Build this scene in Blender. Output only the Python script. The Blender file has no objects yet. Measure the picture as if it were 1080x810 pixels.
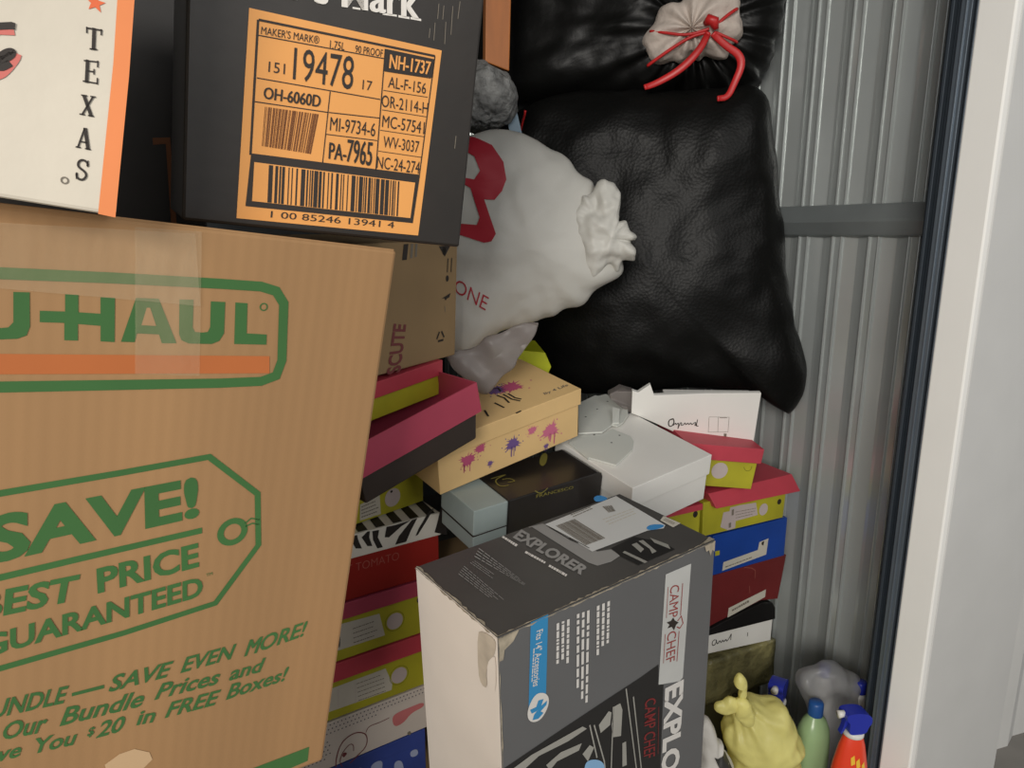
import bpy, bmesh, math, random
from mathutils import Vector, Matrix, noise
from mathutils.bvhtree import BVHTree
from mathutils.geometry import tessellate_polygon

S = bpy.context.scene
COL = S.collection
R = math.radians

# ------------------------------------------------------------------ camera, world, lights
cam = bpy.data.objects.new('camera', bpy.data.cameras.new('camera'))
COL.objects.link(cam)
cam.location = (0, 0, 1.3)
cam.rotation_euler = (R(90 - 13), 0, R(-32))
cam.data.sensor_fit = 'HORIZONTAL'
cam.data.sensor_width = 36.0
cam.data.lens = 36.0 * 780 / 1080
cam.data.clip_start = 0.02
S.camera = cam

w = bpy.data.worlds.new('hall_ambient')
S.world = w
w.use_nodes = True
w.node_tree.nodes['Background'].inputs[0].default_value = (0.95, 0.97, 1.0, 1)
w.node_tree.nodes['Background'].inputs[1].default_value = 0.40

def area(name, loc, target, size, power, color):
    l = bpy.data.lights.new(name, 'AREA')
    l.shape = 'RECTANGLE'; l.size, l.size_y = size
    l.energy = power; l.color = color
    o = bpy.data.objects.new(name, l); COL.objects.link(o)
    o.location = loc
    o.rotation_euler = (Vector(target) - Vector(loc)).to_track_quat('-Z', 'Y').to_euler()
    return o
area('hall_light', (-2.1, -1.9, 2.15), (0.7, 0.9, 0.9), (1.3, 1.0), 102, (1.0, 0.955, 0.89))
area('jamb_fill_light', (0.45, -2.3, 2.45), (0.9, 1.0, 0.7), (1.3, 0.7), 16, (1.0, 0.97, 0.92))  # unseen second lamp, added to brighten the jamb and right side

S.view_settings.view_transform = 'Standard'
S.view_settings.look = 'None'
S.view_settings.gamma = 1.0
S.view_settings.use_curve_mapping = False
S.view_settings.exposure = 0.0

# ------------------------------------------------------------------ materials
def lin(c):
    c = c / 255.0
    return c / 12.92 if c <= 0.04045 else ((c + 0.055) / 1.055) ** 2.4
def rgb(c): return (lin(c[0]), lin(c[1]), lin(c[2]), 1)

def M(name, col, rough=0.6, metal=0.0, mottle=0.0, mscale=8.0, bump=0.0, bscale=40.0, bdist=0.002,
      spec=0.5, trans=0.0, alpha=1.0, kind='NOISE', stretch=(1, 1, 1)):
    m = bpy.data.materials.new(name); m.use_nodes = True
    nt = m.node_tree; p = nt.nodes['Principled BSDF']
    p.inputs['Base Color'].default_value = rgb(col)
    p.inputs['Roughness'].default_value = rough
    p.inputs['Metallic'].default_value = metal
    p.inputs['Specular IOR Level'].default_value = spec
    p.inputs['Alpha'].default_value = alpha
    tc = nt.nodes.new('ShaderNodeTexCoord'); mp = nt.nodes.new('ShaderNodeMapping')
    mp.inputs['Scale'].default_value = stretch
    nt.links.new(tc.outputs['Object'], mp.inputs['Vector'])
    if mottle > 0:
        n = nt.nodes.new('ShaderNodeTexNoise'); n.inputs['Scale'].default_value = mscale
        n.inputs['Detail'].default_value = 4
        nt.links.new(mp.outputs[0], n.inputs['Vector'])
        r = nt.nodes.new('ShaderNodeValToRGB')
        c0 = rgb([max(0, v * (1 - mottle)) for v in col]); c1 = rgb([min(255, v * (1 + mottle)) for v in col])
        r.color_ramp.elements[0].color = c0; r.color_ramp.elements[1].color = c1
        r.color_ramp.elements[0].position = 0.3; r.color_ramp.elements[1].position = 0.7
        nt.links.new(n.outputs['Fac'], r.inputs['Fac'])
        nt.links.new(r.outputs['Color'], p.inputs['Base Color'])
    if bump > 0:
        if kind == 'VORONOI':
            n2 = nt.nodes.new('ShaderNodeTexVoronoi'); n2.inputs['Scale'].default_value = bscale; out = n2.outputs['Distance']
        elif kind == 'WAVE':
            n2 = nt.nodes.new('ShaderNodeTexWave'); n2.inputs['Scale'].default_value = bscale
            n2.inputs['Distortion'].default_value = 1.5; n2.inputs['Detail'].default_value = 2; out = n2.outputs['Fac']
        else:
            n2 = nt.nodes.new('ShaderNodeTexNoise'); n2.inputs['Scale'].default_value = bscale
            n2.inputs['Detail'].default_value = 5; out = n2.outputs['Fac']
        nt.links.new(mp.outputs[0], n2.inputs['Vector'])
        b = nt.nodes.new('ShaderNodeBump'); b.inputs['Strength'].default_value = bump; b.inputs['Distance'].default_value = bdist
        nt.links.new(out, b.inputs['Height']); nt.links.new(b.outputs[0], p.inputs['Normal'])
    if trans > 0:
        t = nt.nodes.new('ShaderNodeBsdfTranslucent'); t.inputs['Color'].default_value = rgb(col)
        mx = nt.nodes.new('ShaderNodeMixShader'); mx.inputs[0].default_value = trans
        o = nt.nodes['Material Output']
        nt.links.new(p.outputs[0], mx.inputs[1]); nt.links.new(t.outputs[0], mx.inputs[2]); nt.links.new(mx.outputs[0], o.inputs['Surface'])
    return m

K = dict(
    kraft=M('corrugated_kraft', (164, 126, 85), 0.75, mottle=0.05, mscale=7, bump=0.10, bscale=24, bdist=0.0012, kind='WAVE', stretch=(1, 1, .05)),
    kraft2=M('grey_kraft', (150, 124, 88), 0.8, mottle=0.05, mscale=6),
    green=M('green_ink', (62, 108, 56), 0.7, mottle=0.04), orange=M('orange_ink', (190, 108, 56), 0.7, mottle=0.03),
    tape=M('clear_tape', (225, 205, 170), 0.16, alpha=0.16, bump=0.7, bscale=30, bdist=0.006, stretch=(1, 1, .4)),
    tan=M('torn_tan', (205, 172, 132), 0.85),
    blackcard=M('black_card', (38, 33, 28), 0.42, mottle=0.1, mscale=14, bump=0.1, bscale=60),
    whiteink=M('white_ink', (225, 220, 212), 0.6), label=M('amber_label', (232, 162, 86), 0.5, mottle=0.015),
    ink=M('dark_ink', (42, 34, 28), 0.6), brownink=M('brown_label_ink', (110, 62, 22), 0.6),
    texwhite=M('white_card', (212, 203, 186), 0.65, mottle=0.03, mscale=5, bump=0.5, bscale=14, bdist=0.004),
    stripe=M('orange_stripe', (236, 140, 82), 0.6, mottle=0.03), redink=M('rose_ink', (205, 110, 100), 0.6),
    starred=M('star_red', (225, 105, 60), 0.6),
    pink=M('pink_card', (176, 66, 88), 0.55, mottle=0.05), pink2=M('red_pink_card', (188, 64, 78), 0.55, mottle=0.05),
    lime=M('lime_card', (172, 166, 40), 0.55, mottle=0.07, mscale=10), limed=M('lime_ink', (120, 118, 30), 0.6),
    paper=M('paper_sticker', (196, 190, 176), 0.65, mottle=0.03), lilac=M('lilac_sticker', (188, 174, 170), 0.65, mottle=0.03),
    grey=M('grey_ink', (120, 112, 100), 0.7), darkbox=M('dark_brown_card', (52, 42, 36), 0.55, mottle=0.1),
    white=M('white_shoe_card', (232, 230, 224), 0.55, mottle=0.02, mscale=5),
    red=M('tomato_red_card', (150, 28, 18), 0.5, mottle=0.06), zebrawhite=M('zebra_white', (220, 216, 205), 0.6),
    zebrablack=M('zebra_black', (34, 28, 24), 0.6), thin=M('pale_red_ink', (178, 96, 84), 0.6),
    polka=M('polka_cream', (205, 195, 185), 0.6, mottle=0.03), dot=M('polka_dot', (92, 84, 92), 0.6),
    rose=M('soft_rose', (190, 110, 110), 0.6, mottle=0.1), swirl=M('wine_ink', (120, 58, 58), 0.6),
    navy=M('blue_card', (52, 70, 140), 0.5, mottle=0.12), paleblue=M('pale_blue_print', (165, 175, 205), 0.6),
    cream=M('cream_card', (226, 190, 132), 0.6, mottle=0.03), splatpink=M('pink_splat', (186, 82, 118), 0.6, mottle=0.05),
    splatpink2=M('light_pink_splat', (206, 110, 140), 0.6), splatviolet=M('violet_splat', (112, 84, 140), 0.6),
    sleeve=M('black_gloss_sleeve', (34, 31, 29), 0.28, mottle=0.15, mscale=9), goldink=M('gold_ink', (120, 112, 52), 0.45),
    silver=M('pale_grey_card', (148, 160, 158), 0.5, mottle=0.05),
    foam=M('white_foam_sheet', (205, 207, 200), 0.8, mottle=0.02), hole=M('small_hole', (86, 86, 86), 0.9),
    blue=M('royal_blue_card', (24, 66, 150), 0.45, mottle=0.07), maroon=M('maroon_card', (108, 34, 34), 0.5, mottle=0.07),
    crease=M('worn_crease', (140, 74, 62), 0.7), black=M('black_box_lid', (24, 22, 22), 0.4, mottle=0.1),
    olive=M('olive_wrap', (128, 122, 84), 0.3, mottle=0.22, mscale=14, bump=1.0, bscale=26, bdist=0.012),
    camp=M('charcoal_print', (96, 96, 96), 0.34, mottle=0.04, mscale=4), campdark=M('dark_print', (76, 74, 71), 0.36, mottle=0.06),
    campblack=M('stove_black', (36, 35, 34), 0.4), campgrey=M('stove_grey', (150, 148, 140), 0.4, mottle=0.05),
    campside=M('dirty_white_card', (226, 216, 204), 0.7, mottle=0.035, mscale=4), campsilver=M('silver_panel', (182, 182, 178), 0.35, mottle=0.05),
    campblue=M('blue_panel', (52, 132, 180), 0.4), campred=M('dull_red_ink', (142, 62, 58), 0.5), smalltext=M('small_print', (206, 202, 196), 0.5),
    darkred=M('deep_red_ink', (120, 40, 40), 0.5), scuff=M('scuffed_edge', (150, 140, 122), 0.85, mottle=0.2, mscale=60),
    toptext=M('top_print', (150, 148, 144), 0.5), shiplabel=M('shipping_label', (206, 206, 202), 0.5, mottle=0.02), bluepatch=M('blue_sticker', (64, 140, 200), 0.5),
    knob=M('blue_flame_print', (130, 170, 205), 0.4),
    bag=M('black_plastic_film', (15, 15, 14), 0.40, bump=0.3, bscale=30, bdist=0.004, spec=0.20),
    bagemb=M('black_embossed_film', (16, 16, 15), 0.42, bump=0.3, bscale=150, bdist=0.0016, kind='VORONOI', spec=0.17),
    tie=M('red_drawstring', (196, 40, 40), 0.4, mottle=0.08), inner=M('white_inner_bag', (222, 208, 196), 0.6, bump=0.6, bscale=30, bdist=0.01, mottle=0.04, trans=0.2),
    wbag=M('white_plastic_bag', (214, 212, 204), 0.45, bump=0.3, bscale=12, bdist=0.01, trans=0.25, mottle=0.03, mscale=4),
    bagred=M('bag_red_print', (168, 36, 50), 0.45), gbag=M('grey_film', (170, 162, 158), 0.35, trans=0.35, alpha=0.72, bump=0.4, bscale=14, bdist=0.008),
    fuzzy=M('grey_fleece', (118, 118, 116), 0.95, mottle=0.25, mscale=40, bump=1.0, bscale=70, bdist=0.01),
    strip=M('pale_blue_plastic', (150, 170, 185), 0.2, alpha=0.75), wood=M('honey_wood', (168, 100, 44), 0.5, mottle=0.12, mscale=5, stretch=(6, 6, .6)),
    limebag=M('lime_card_bright', (186, 192, 36), 0.45, mottle=0.05),
    ybag=M('yellow_film', (238, 230, 146), 0.4, trans=0.35, bump=0.45, bscale=22, bdist=0.01, mottle=0.06, mscale=12),
    torn=M('torn_card', (188, 176, 158), 0.85, mottle=0.08, mscale=30), scrap=M('crumpled_white_film', (210, 206, 198), 0.5, bump=0.5, bscale=18, bdist=0.01, trans=0.15), scrapblack=M('black_bag_print', (40, 38, 34), 0.5),
    greenliq=M('green_cleaner', (168, 198, 146), 0.25, mottle=0.03, trans=0.2), capblue=M('blue_cap', (36, 84, 150), 0.35),
    trigblue=M('trigger_blue', (40, 52, 160), 0.25), orangebot=M('orange_red_bottle', (226, 66, 38), 0.3, mottle=0.03), yellowink=M('yellow_ink', (238, 190, 60), 0.4),
    plasticwhite=M('white_plastic', (220, 218, 212), 0.35), ghost=M('translucent_grey_film', (186, 186, 186), 0.3, trans=0.35, alpha=0.55, bump=0.4, bscale=25, bdist=0.008),
    wall=M('galvanised_sheet', (200, 205, 203), 0.27, metal=0.5, mottle=0.03, mscale=3), rail=M('galvanised_rail', (140, 146, 146), 0.45, metal=0.4, mottle=0.04),
    jamb=M('white_jamb_paint', (246, 244, 238), 0.45, mottle=0.008), panel=M('shaded_white_and_door_grey', (205, 204, 200), 0.5, mottle=0.012), steel=M('door_track_steel', (112, 122, 132), 0.35, metal=0.5, mottle=0.04),  # panel: jamb white with hall-side shade in its colour, also the grey door
    rubber=M('dark_track_steel', (64, 72, 80), 0.45, metal=0.3), concrete=M('concrete', (120, 116, 110), 0.85, mottle=0.1, mscale=3, bump=0.2, bscale=30),
    darkwall=M('unit_wall', (92, 96, 98), 0.6, mottle=0.05), olivedark=M('dark_olive_print', (96, 92, 60), 0.5),  # olivedark: plain darker olive for the base under the wrapped box
)

# ------------------------------------------------------------------ mesh helpers
class MB:
    def __init__(s): s.v = []; s.f = []; s.mi = []; s.mats = []; s.sm = []
    def m(s, k):
        mt = K[k]
        if mt not in s.mats: s.mats.append(mt)
        return s.mats.index(mt)
    def add(s, verts, faces, mat, smooth=False):
        b = len(s.v); i = s.m(mat)
        s.v += [tuple(p) for p in verts]
        for f in faces: s.f.append(tuple(b + k for k in f)); s.mi.append(i); s.sm.append(smooth)
    def hexa(s, p, mat):            # p: bottom 4 ccw from above, top 4
        s.add(p, [(3, 2, 1, 0), (4, 5, 6, 7), (0, 1, 5, 4), (1, 2, 6, 5), (2, 3, 7, 6), (3, 0, 4, 7)], mat)
    def box(s, x0, x1, y0, y1, z0, z1, mat):
        s.hexa([(x0, y0, z0), (x1, y0, z0), (x1, y1, z0), (x0, y1, z0), (x0, y0, z1), (x1, y0, z1), (x1, y1, z1), (x0, y1, z1)], mat)
    def prism(s, poly, y0, y1, mat, fn=None):     # poly in (x,z), extruded along y
        a = sum(poly[i][0] * poly[(i + 1) % len(poly)][1] - poly[(i + 1) % len(poly)][0] * poly[i][1] for i in range(len(poly)))
        if a < 0: poly = poly[::-1]
        n = len(poly)
        fn = fn or (lambda x, y, z: (x, y, z))
        vs = [fn(x, y0, z) for x, z in poly] + [fn(x, y1, z) for x, z in poly]
        tris = tessellate_polygon([[Vector((x, z, 0)) for x, z in poly]])
        fs = []
        for t in tris:
            A, B, C = [poly[k] for k in t]
            if (B[0] - A[0]) * (C[1] - A[1]) - (B[1] - A[1]) * (C[0] - A[0]) < 0: t = t[::-1]
            fs.append(tuple(t)); fs.append(tuple(n + k for k in t[::-1]))
        fs += [(i, n + i, n + (i + 1) % n, (i + 1) % n) for i in range(n)]
        s.add(vs, fs, mat)
    def tube(s, path, rad, mat, seg=8, flat=1.0):
        P = [Vector(p) for p in path]; n = len(P)
        if not isinstance(rad, (list, tuple)): rad = [rad] * n
        vs = []; up = Vector((0.13, 0.99, 0.05))
        for i in range(n):
            t = (P[min(i + 1, n - 1)] - P[max(i - 1, 0)]).normalized()
            a = t.cross(up).normalized(); b = a.cross(t).normalized()
            for k in range(seg):
                th = 2 * math.pi * k / seg
                vs.append(P[i] + a * (rad[i] * math.cos(th)) + b * (rad[i] * flat * math.sin(th)))
        fs = [(i * seg + k, i * seg + (k + 1) % seg, (i + 1) * seg + (k + 1) % seg, (i + 1) * seg + k) for i in range(n - 1) for k in range(seg)]
        fs += [tuple(range(seg))[::-1], tuple((n - 1) * seg + k for k in range(seg))]
        s.add(vs, fs, mat, True)
    def lathe(s, prof, mat, seg=32, cx=0, cy=0, ex=1.0, ey=1.0):
        vs = []; n = len(prof)
        for r, z in prof:
            for k in range(seg):
                th = 2 * math.pi * k / seg
                vs.append((cx + r * ex * math.cos(th), cy + r * ey * math.sin(th), z))
        fs = [(i * seg + k, i * seg + (k + 1) % seg, (i + 1) * seg + (k + 1) % seg, (i + 1) * seg + k) for i in range(n - 1) for k in range(seg)]
        fs += [tuple(range(seg))[::-1], tuple((n - 1) * seg + k for k in range(seg))]
        s.add(vs, fs, mat, True)
    def build(s, name, parent=None, bevel=0, sub=0, seg=2):
        me = bpy.data.meshes.new(name)
        me.from_pydata(s.v, [], s.f); me.update()
        for mt in s.mats: me.materials.append(mt)
        me.polygons.foreach_set('material_index', s.mi)
        me.polygons.foreach_set('use_smooth', s.sm)
        o = bpy.data.objects.new(name, me); COL.objects.link(o)
        if parent: o.parent = parent
        if bevel:
            b = o.modifiers.new('bevel', 'BEVEL'); b.width = bevel; b.segments = seg; b.limit_method = 'ANGLE'; b.angle_limit = R(40)
        if sub:
            d = o.modifiers.new('subdivision', 'SUBSURF'); d.levels = sub; d.render_levels = sub
        return o

def smoothpath(P, it=2, closed=False):
    P = [tuple(p) for p in P]
    for _ in range(it):
        Q = [] if closed else [P[0]]
        n = len(P)
        for i in range(n if closed else n - 1):
            a, b = P[i], P[(i + 1) % n]
            Q.append(tuple(x * .75 + y * .25 for x, y in zip(a, b))); Q.append(tuple(x * .25 + y * .75 for x, y in zip(a, b)))
        if not closed: Q.append(P[-1])
        P = Q
    return P

# printing on a face: fm(u, v, e) -> local 3d point, e = height above the face
def faces(d):
    return dict(F=lambda u, v, e: (u, -e, v), T=lambda u, v, e: (u, v, d[2] + e), L=lambda u, v, e: (-e, u, v), R=lambda u, v, e: (d[0] + e, u, v))
def flat(mb, fm, pts, mat, e=.0006):
    tris = tessellate_polygon([[Vector((x, y, 0)) for x, y in pts]])
    fs = []
    n0 = Vector(fm(0, 0, 1)) - Vector(fm(0, 0, 0))
    vs = [Vector(fm(x, y, e)) for x, y in pts]
    for t in tris:
        if (vs[t[1]] - vs[t[0]]).cross(vs[t[2]] - vs[t[0]]).dot(n0) < 0: t = t[::-1]
        fs.append(tuple(t))
    mb.add(vs, fs, mat)
def stroke(mb, fm, pts, wd, mat, e=.0007, closed=False):
    P = [Vector((p[0], p[1])) for p in pts]; n = len(P)
    L = []
    for i in range(n):
        a = P[i - 1] if (i > 0 or closed) else None
        b = P[(i + 1) % n] if (i < n - 1 or closed) else None
        d1 = (P[i] - a).normalized() if a is not None and (P[i] - a).length > 1e-9 else None
        d2 = (b - P[i]).normalized() if b is not None and (b - P[i]).length > 1e-9 else None
        d1 = d1 or d2 or Vector((1, 0)); d2 = d2 or d1
        t = (d1 + d2)
        t = t.normalized() if t.length > 1e-6 else d1
        nn = Vector((-t.y, t.x)); k = min(1.6, 1.0 / max(.3, abs(nn.dot(Vector((-d1.y, d1.x))))))
        L.append((P[i] + nn * wd / 2 * k, P[i] - nn * wd / 2 * k))
    for i in range(n if closed else n - 1):
        a, b = L[i], L[(i + 1) % n]
        flat(mb, fm, [tuple(a[1]), tuple(b[1]), tuple(b[0]), tuple(a[0])], mat, e)
def ellipse(c, rx, ry, n=24, rot=0):
    return [(c[0] + rx * math.cos(t) * math.cos(rot) - ry * math.sin(t) * math.sin(rot), c[1] + rx * math.cos(t) * math.sin(rot) + ry * math.sin(t) * math.cos(rot))
            for t in [2 * math.pi * k / n for k in range(n)]]
def bil(q, u, v):
    (a, b, c, d) = q
    return tuple((a[k] * (1 - u) + b[k] * u) * (1 - v) + (d[k] * (1 - u) + c[k] * u) * v for k in (0, 1))
_tc = {}
def glyphs(s, bold, shear):
    key = (s, bold, shear)
    if key in _tc: return _tc[key]
    cu = bpy.data.curves.new('lettering', 'FONT'); cu.body = s; cu.offset = bold; cu.shear = shear; cu.resolution_u = 3; cu.fill_mode = 'FRONT'
    o = bpy.data.objects.new('lettering', cu); COL.objects.link(o)
    dg = bpy.context.evaluated_depsgraph_get()
    me = bpy.data.meshes.new_from_object(o.evaluated_get(dg))
    V = [(v.co.x, v.co.y) for v in me.vertices]; Fs = [tuple(p.vertices) for p in me.polygons]
    bpy.data.objects.remove(o); bpy.data.curves.remove(cu); bpy.data.meshes.remove(me)
    x0 = min(v[0] for v in V); x1 = max(v[0] for v in V); y0 = min(v[1] for v in V); y1 = max(v[1] for v in V)
    V = [((x - x0) / (x1 - x0), (y - y0) / (y1 - y0)) for x, y in V]
    _tc[key] = (V, Fs)
    return _tc[key]
def text(mb, fm, s, quad, mat, e=.0008, bold=0.0, shear=0.0):   # quad: bl br tr tl of the lettering's extent
    V, Fs = glyphs(s, bold, shear)
    vs = [Vector(fm(*bil(quad, u, v), e)) for u, v in V]
    n0 = Vector(fm(0, 0, 1)) - Vector(fm(0, 0, 0))
    out = []
    for f in Fs:
        if (vs[f[1]] - vs[f[0]]).cross(vs[f[2]] - vs[f[0]]).dot(n0) < 0: f = f[::-1]
        out.append(f)
    mb.add(vs, out, mat)
def barcode(mb, fm, quad, mat, seed, n=46, e=.0009):
    rnd = random.Random(seed); u = 0.0
    while u < 1:
        a = rnd.choice((.008, .012, .02, .03)); b = rnd.choice((.006, .01, .016, .024))
        if u + a > 1: break
        flat(mb, fm, [bil(quad, u, 0), bil(quad, u + a, 0), bil(quad, u + a, 1), bil(quad, u, 1)], mat, e); u += a + b
def smallprint(mb, fm, quad, rows, mat, seed, e=.0007, fill=.62):  # lines too small to read
    rnd = random.Random(seed)
    for r in range(rows):
        v0 = 1 - (r + .82) / rows; v1 = v0 + fill / rows; u = 0.0; end = rnd.uniform(.7, 1)
        while u < end:
            l = rnd.uniform(.04, .14)
            flat(mb, fm, [bil(quad, u, v0), bil(quad, min(u + l, 1), v0), bil(quad, min(u + l, 1), v1), bil(quad, u, v1)], mat, e)
            u += l + .022
def splat(mb, fm, c, r, mat, seed, e=.0007, drip=True):
    rnd = random.Random(seed); P = []
    n = 44
    for k in range(n):
        t = 2 * math.pi * k / n
        P.append((c[0] + r * (.62 + .18 * math.sin(3 * t + seed) + (rnd.uniform(.1, .6) if k % 3 == 0 else 0)) * math.cos(t), c[1] + r * (.62 + .15 * math.cos(2 * t) + (rnd.uniform(.1, .55) if k % 3 == 0 else 0)) * math.sin(t)))
    flat(mb, fm, P, mat, e)
    if drip:
        for k in range(4):
            x = c[0] + r * rnd.uniform(-.6, .5); l = r * rnd.uniform(.9, 1.5)
            stroke(mb, fm, [(x, c[1] - r * .3), (x - r * .08, c[1] - l)], r * .08, mat, e)
    for k in range(5):
        t = rnd.uniform(0, 6.28); q = r * rnd.uniform(1.1, 1.6)
        flat(mb, fm, ellipse((c[0] + q * math.cos(t), c[1] + q * math.sin(t) * .7), r * .07, r * .07, 8), mat, e)

def tag(o, label=None, cat=None, group=None, kind=None):
    if label: o['label'] = label
    if cat: o['category'] = cat
    if group: o['group'] = group
    if kind: o['kind'] = kind
    return o
def thing(name, loc, rot, label, cat, group=None):
    o = bpy.data.objects.new(name, None); COL.objects.link(o)
    o.empty_display_size = .05
    o.location = loc; o.rotation_euler = tuple(R(a) for a in rot)
    return tag(o, label, cat, group)

# ------------------------------------------------------------------ room
WX = 1.50       # crest of the corrugation on the right wall
def struct(name, mb, bevel=0): return tag(mb.build(name, None, bevel), kind='structure')
mb = MB(); mb.box(-2.2, 3.2, -2.0, 3.1, -.1, 0, 'concrete'); struct('floor', mb)
mb = MB(); mb.box(-1.35, 1.62, .62, 3.1, 2.55, 2.65, 'darkwall'); struct('ceiling', mb)
mb = MB(); mb.box(-1.35, 1.62, 3.0, 3.1, 0, 2.55, 'darkwall'); struct('wall_back', mb)
mb = MB(); mb.box(-1.35, -1.25, .62, 3.0, 0, 2.55, 'darkwall'); struct('wall_left', mb)
mb = MB()
prof = []
pitch = .0878; y = 1.0389 - 3 * pitch - .0439
while y < 3.0:
    c = y + .0439
    glint_bead = lambda q: [(q - .0032, .0050), (q - .0027, .0022), (q - .0015, .0005), (q, 0), (q + .0015, .0005), (q + .0027, .0022), (q + .0032, .0050)]  # half-round beads shaped to catch light as the bright lines on each rib
    prof += [(y, .0150), (y + .004, .0142), (c - .0150, .0075)] + glint_bead(c - .0108) + [(c - .006, .0052), (c + .006, .0052)] + glint_bead(c + .0108) + [(c + .0150, .0075), (c + .036, .0138)]
    y += pitch
n = len(prof)
vs = [(WX + d, yy, 0) for yy, d in prof] + [(WX + d, yy, 2.55) for yy, d in prof]
mb.add(vs, [(i, i + 1, n + i + 1, n + i) for i in range(n - 1)], 'wall')
mb.box(1.522, 1.54, .76, 3.0, 0, 2.55, 'wall')
struct('wall_right', mb)
mb = MB()
mb.prism([(WX + .012, 1.250), (WX - .012, 1.256), (WX - .026, 1.284), (WX - .026, 1.290), (WX - .014, 1.320), (WX + .012, 1.322)], .765, 2.99, 'rail', lambda x, y, z: (x, y, z + .022 * (y - .9) * -1))
struct('trim_1', mb, .002)
mb = MB()        # jamb: a white return with a rounded nose
mb.box(1.30, 1.318, .632, .690, 0, 2.55, 'jamb'); struct('trim_2', mb, .003)
mb = MB(); mb.box(1.3185, 1.668, .632, .650, 0, 2.55, 'panel'); struct('wall_front', mb, .003)
mb = MB()
mb.box(1.345, 1.515, .692, .752, 0, 2.4, 'rubber')
mb.box(1.303, 1.345, .6905, .6935, 0, 2.4, 'steel')
mb.box(1.318, 1.345, .695, .7030, 0, 2.4, 'rubber')
mb.box(1.309, 1.345, .7032, .7215, 0, 2.4, 'steel')
mb.box(1.3065, 1.312, .7100, .7135, 0, 2.4, 'steel')
mb.box(1.325, 1.345, .7217, .735, 0, 2.4, 'rubber')
mb.box(1.314, 1.345, .7352, .741, 0, 2.4, 'rubber')
mb.box(1.330, 1.345, .7412, .752, 0, 2.4, 'rubber')
struct('trim_3', mb, .001)
mb = MB(); mb.box(-1.35, 1.668, .645, .76, 2.25, 2.55, 'panel'); struct('trim_4', mb)
mb = MB()
prof = [(1.70 + .05 * k, .70 + (.012 if k % 2 else 0)) for k in range(24)]
n = len(prof)
mb.add([(x, y, 0) for x, y in prof] + [(x, y, 2.4) for x, y in prof], [(i, i + 1, n + i + 1, n + i) for i in range(n - 1)], 'panel')
mb.box(1.70, 2.85, .73, .75, 0, 2.4, 'panel')
struct('door_1', mb)
mb = MB(); mb.box(1.672, 1.70, .66, .78, 0, 2.5, 'panel'); struct('trim_5', mb, .004)

# ------------------------------------------------------------------ moving box at front left
def setbox(lrd): return lrd
UH = (-0.2231, 0.7567, 0.6716), (7.3900, 7.4700, 8.5800), (0.4600, 0.3000, 0.6600)
t = thing('moving_box', UH[0], UH[1], 'large brown moving box with green lettering and orange bar at front left', 'cardboard box')
d = UH[2]; fm = faces(d)
sk = d[1] * .135
mb = MB(); mb.hexa([(0, 0, 0), (d[0], 0, 0), (d[0], d[1], -sk), (0, d[1], -sk), (0, 0, d[2]), (d[0], 0, d[2]), (d[0], d[1], d[2] - sk), (0, d[1], d[2] - sk)], 'kraft')
BODY = mb
for a_, b_ in ((.003, .497), (.503, .985)):
    mb = MB(); za, zb = d[2] - sk * a_, d[2] - sk * b_
    mb.hexa([(.003, d[1] * a_, za - .002), (d[0] - .003, d[1] * a_, za - .002), (d[0] - .003, d[1] * b_, zb - .002), (.003, d[1] * b_, zb - .002)] + [(.003, d[1] * a_, za + .001), (d[0] - .003, d[1] * a_, za + .001), (d[0] - .003, d[1] * b_, zb + .001), (.003, d[1] * b_, zb + .001)], 'kraft')
    mb.build('top_flap', t, .001)
mb = BODY; F = fm['F']
pl = [(0.0272, 0.6010), (0.1056, 0.6067), (0.1858, 0.6091), (0.2734, 0.6105), (0.3140, 0.6106), (0.3297, 0.6070), (0.3388, 0.5951), (0.3411, 0.5661), (0.3435, 0.5365), (0.3393, 0.5204), (0.3241, 0.5146), (0.2819, 0.5134), (0.1071, 0.5134), (0.0257, 0.5129)]
stroke(mb, F, pl, .0095, 'green')
flat(mb, F, [(0.0210, 0.5420), (0.1066, 0.5413), (0.3301, 0.5409), (0.3320, 0.5230), (0.1069, 0.5242), (0.0206, 0.5240)], 'orange')
for P in ([(0.0925, 0.5925), (0.1021, 0.5928), (0.1025, 0.5674), (0.1038, 0.5637), (0.1063, 0.5626), (0.1118, 0.5634), (0.1150, 0.5678), (0.1145, 0.5924), (0.1254, 0.5928), (0.1263, 0.5645), (0.1242, 0.5571), (0.1178, 0.5541), (0.1064, 0.5533), (0.0990, 0.5537), (0.0936, 0.5579)],
          [(0.1328, 0.5780), (0.1507, 0.5782), (0.1502, 0.5928), (0.1598, 0.5928), (0.1604, 0.5780), (0.1771, 0.5775), (0.1764, 0.5919), (0.1875, 0.5919), (0.1891, 0.5527), (0.1782, 0.5532), (0.1776, 0.5669), (0.1605, 0.5679), (0.1610, 0.5535), (0.1510, 0.5536), (0.1505, 0.5685), (0.1330, 0.5685)],
          [(0.1942, 0.5531), (0.2041, 0.5929), (0.2226, 0.5933), (0.2406, 0.5526), (0.2279, 0.5524), (0.2251, 0.5605), (0.2066, 0.5610), (0.2052, 0.5530)],
          [(0.2402, 0.5936), (0.2524, 0.5940), (0.2538, 0.5677), (0.2561, 0.5638), (0.2626, 0.5633), (0.2677, 0.5641), (0.2695, 0.5686), (0.2681, 0.5934), (0.2813, 0.5935), (0.2829, 0.5631), (0.2790, 0.5556), (0.2722, 0.5525), (0.2516, 0.5525), (0.2447, 0.5556), (0.2422, 0.5613)],
          [(0.2909, 0.5936), (0.3025, 0.5935), (0.3047, 0.5637), (0.3248, 0.5631), (0.3256, 0.5527), (0.2936, 0.5529)]):
    flat(mb, F, P, 'green')
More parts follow.
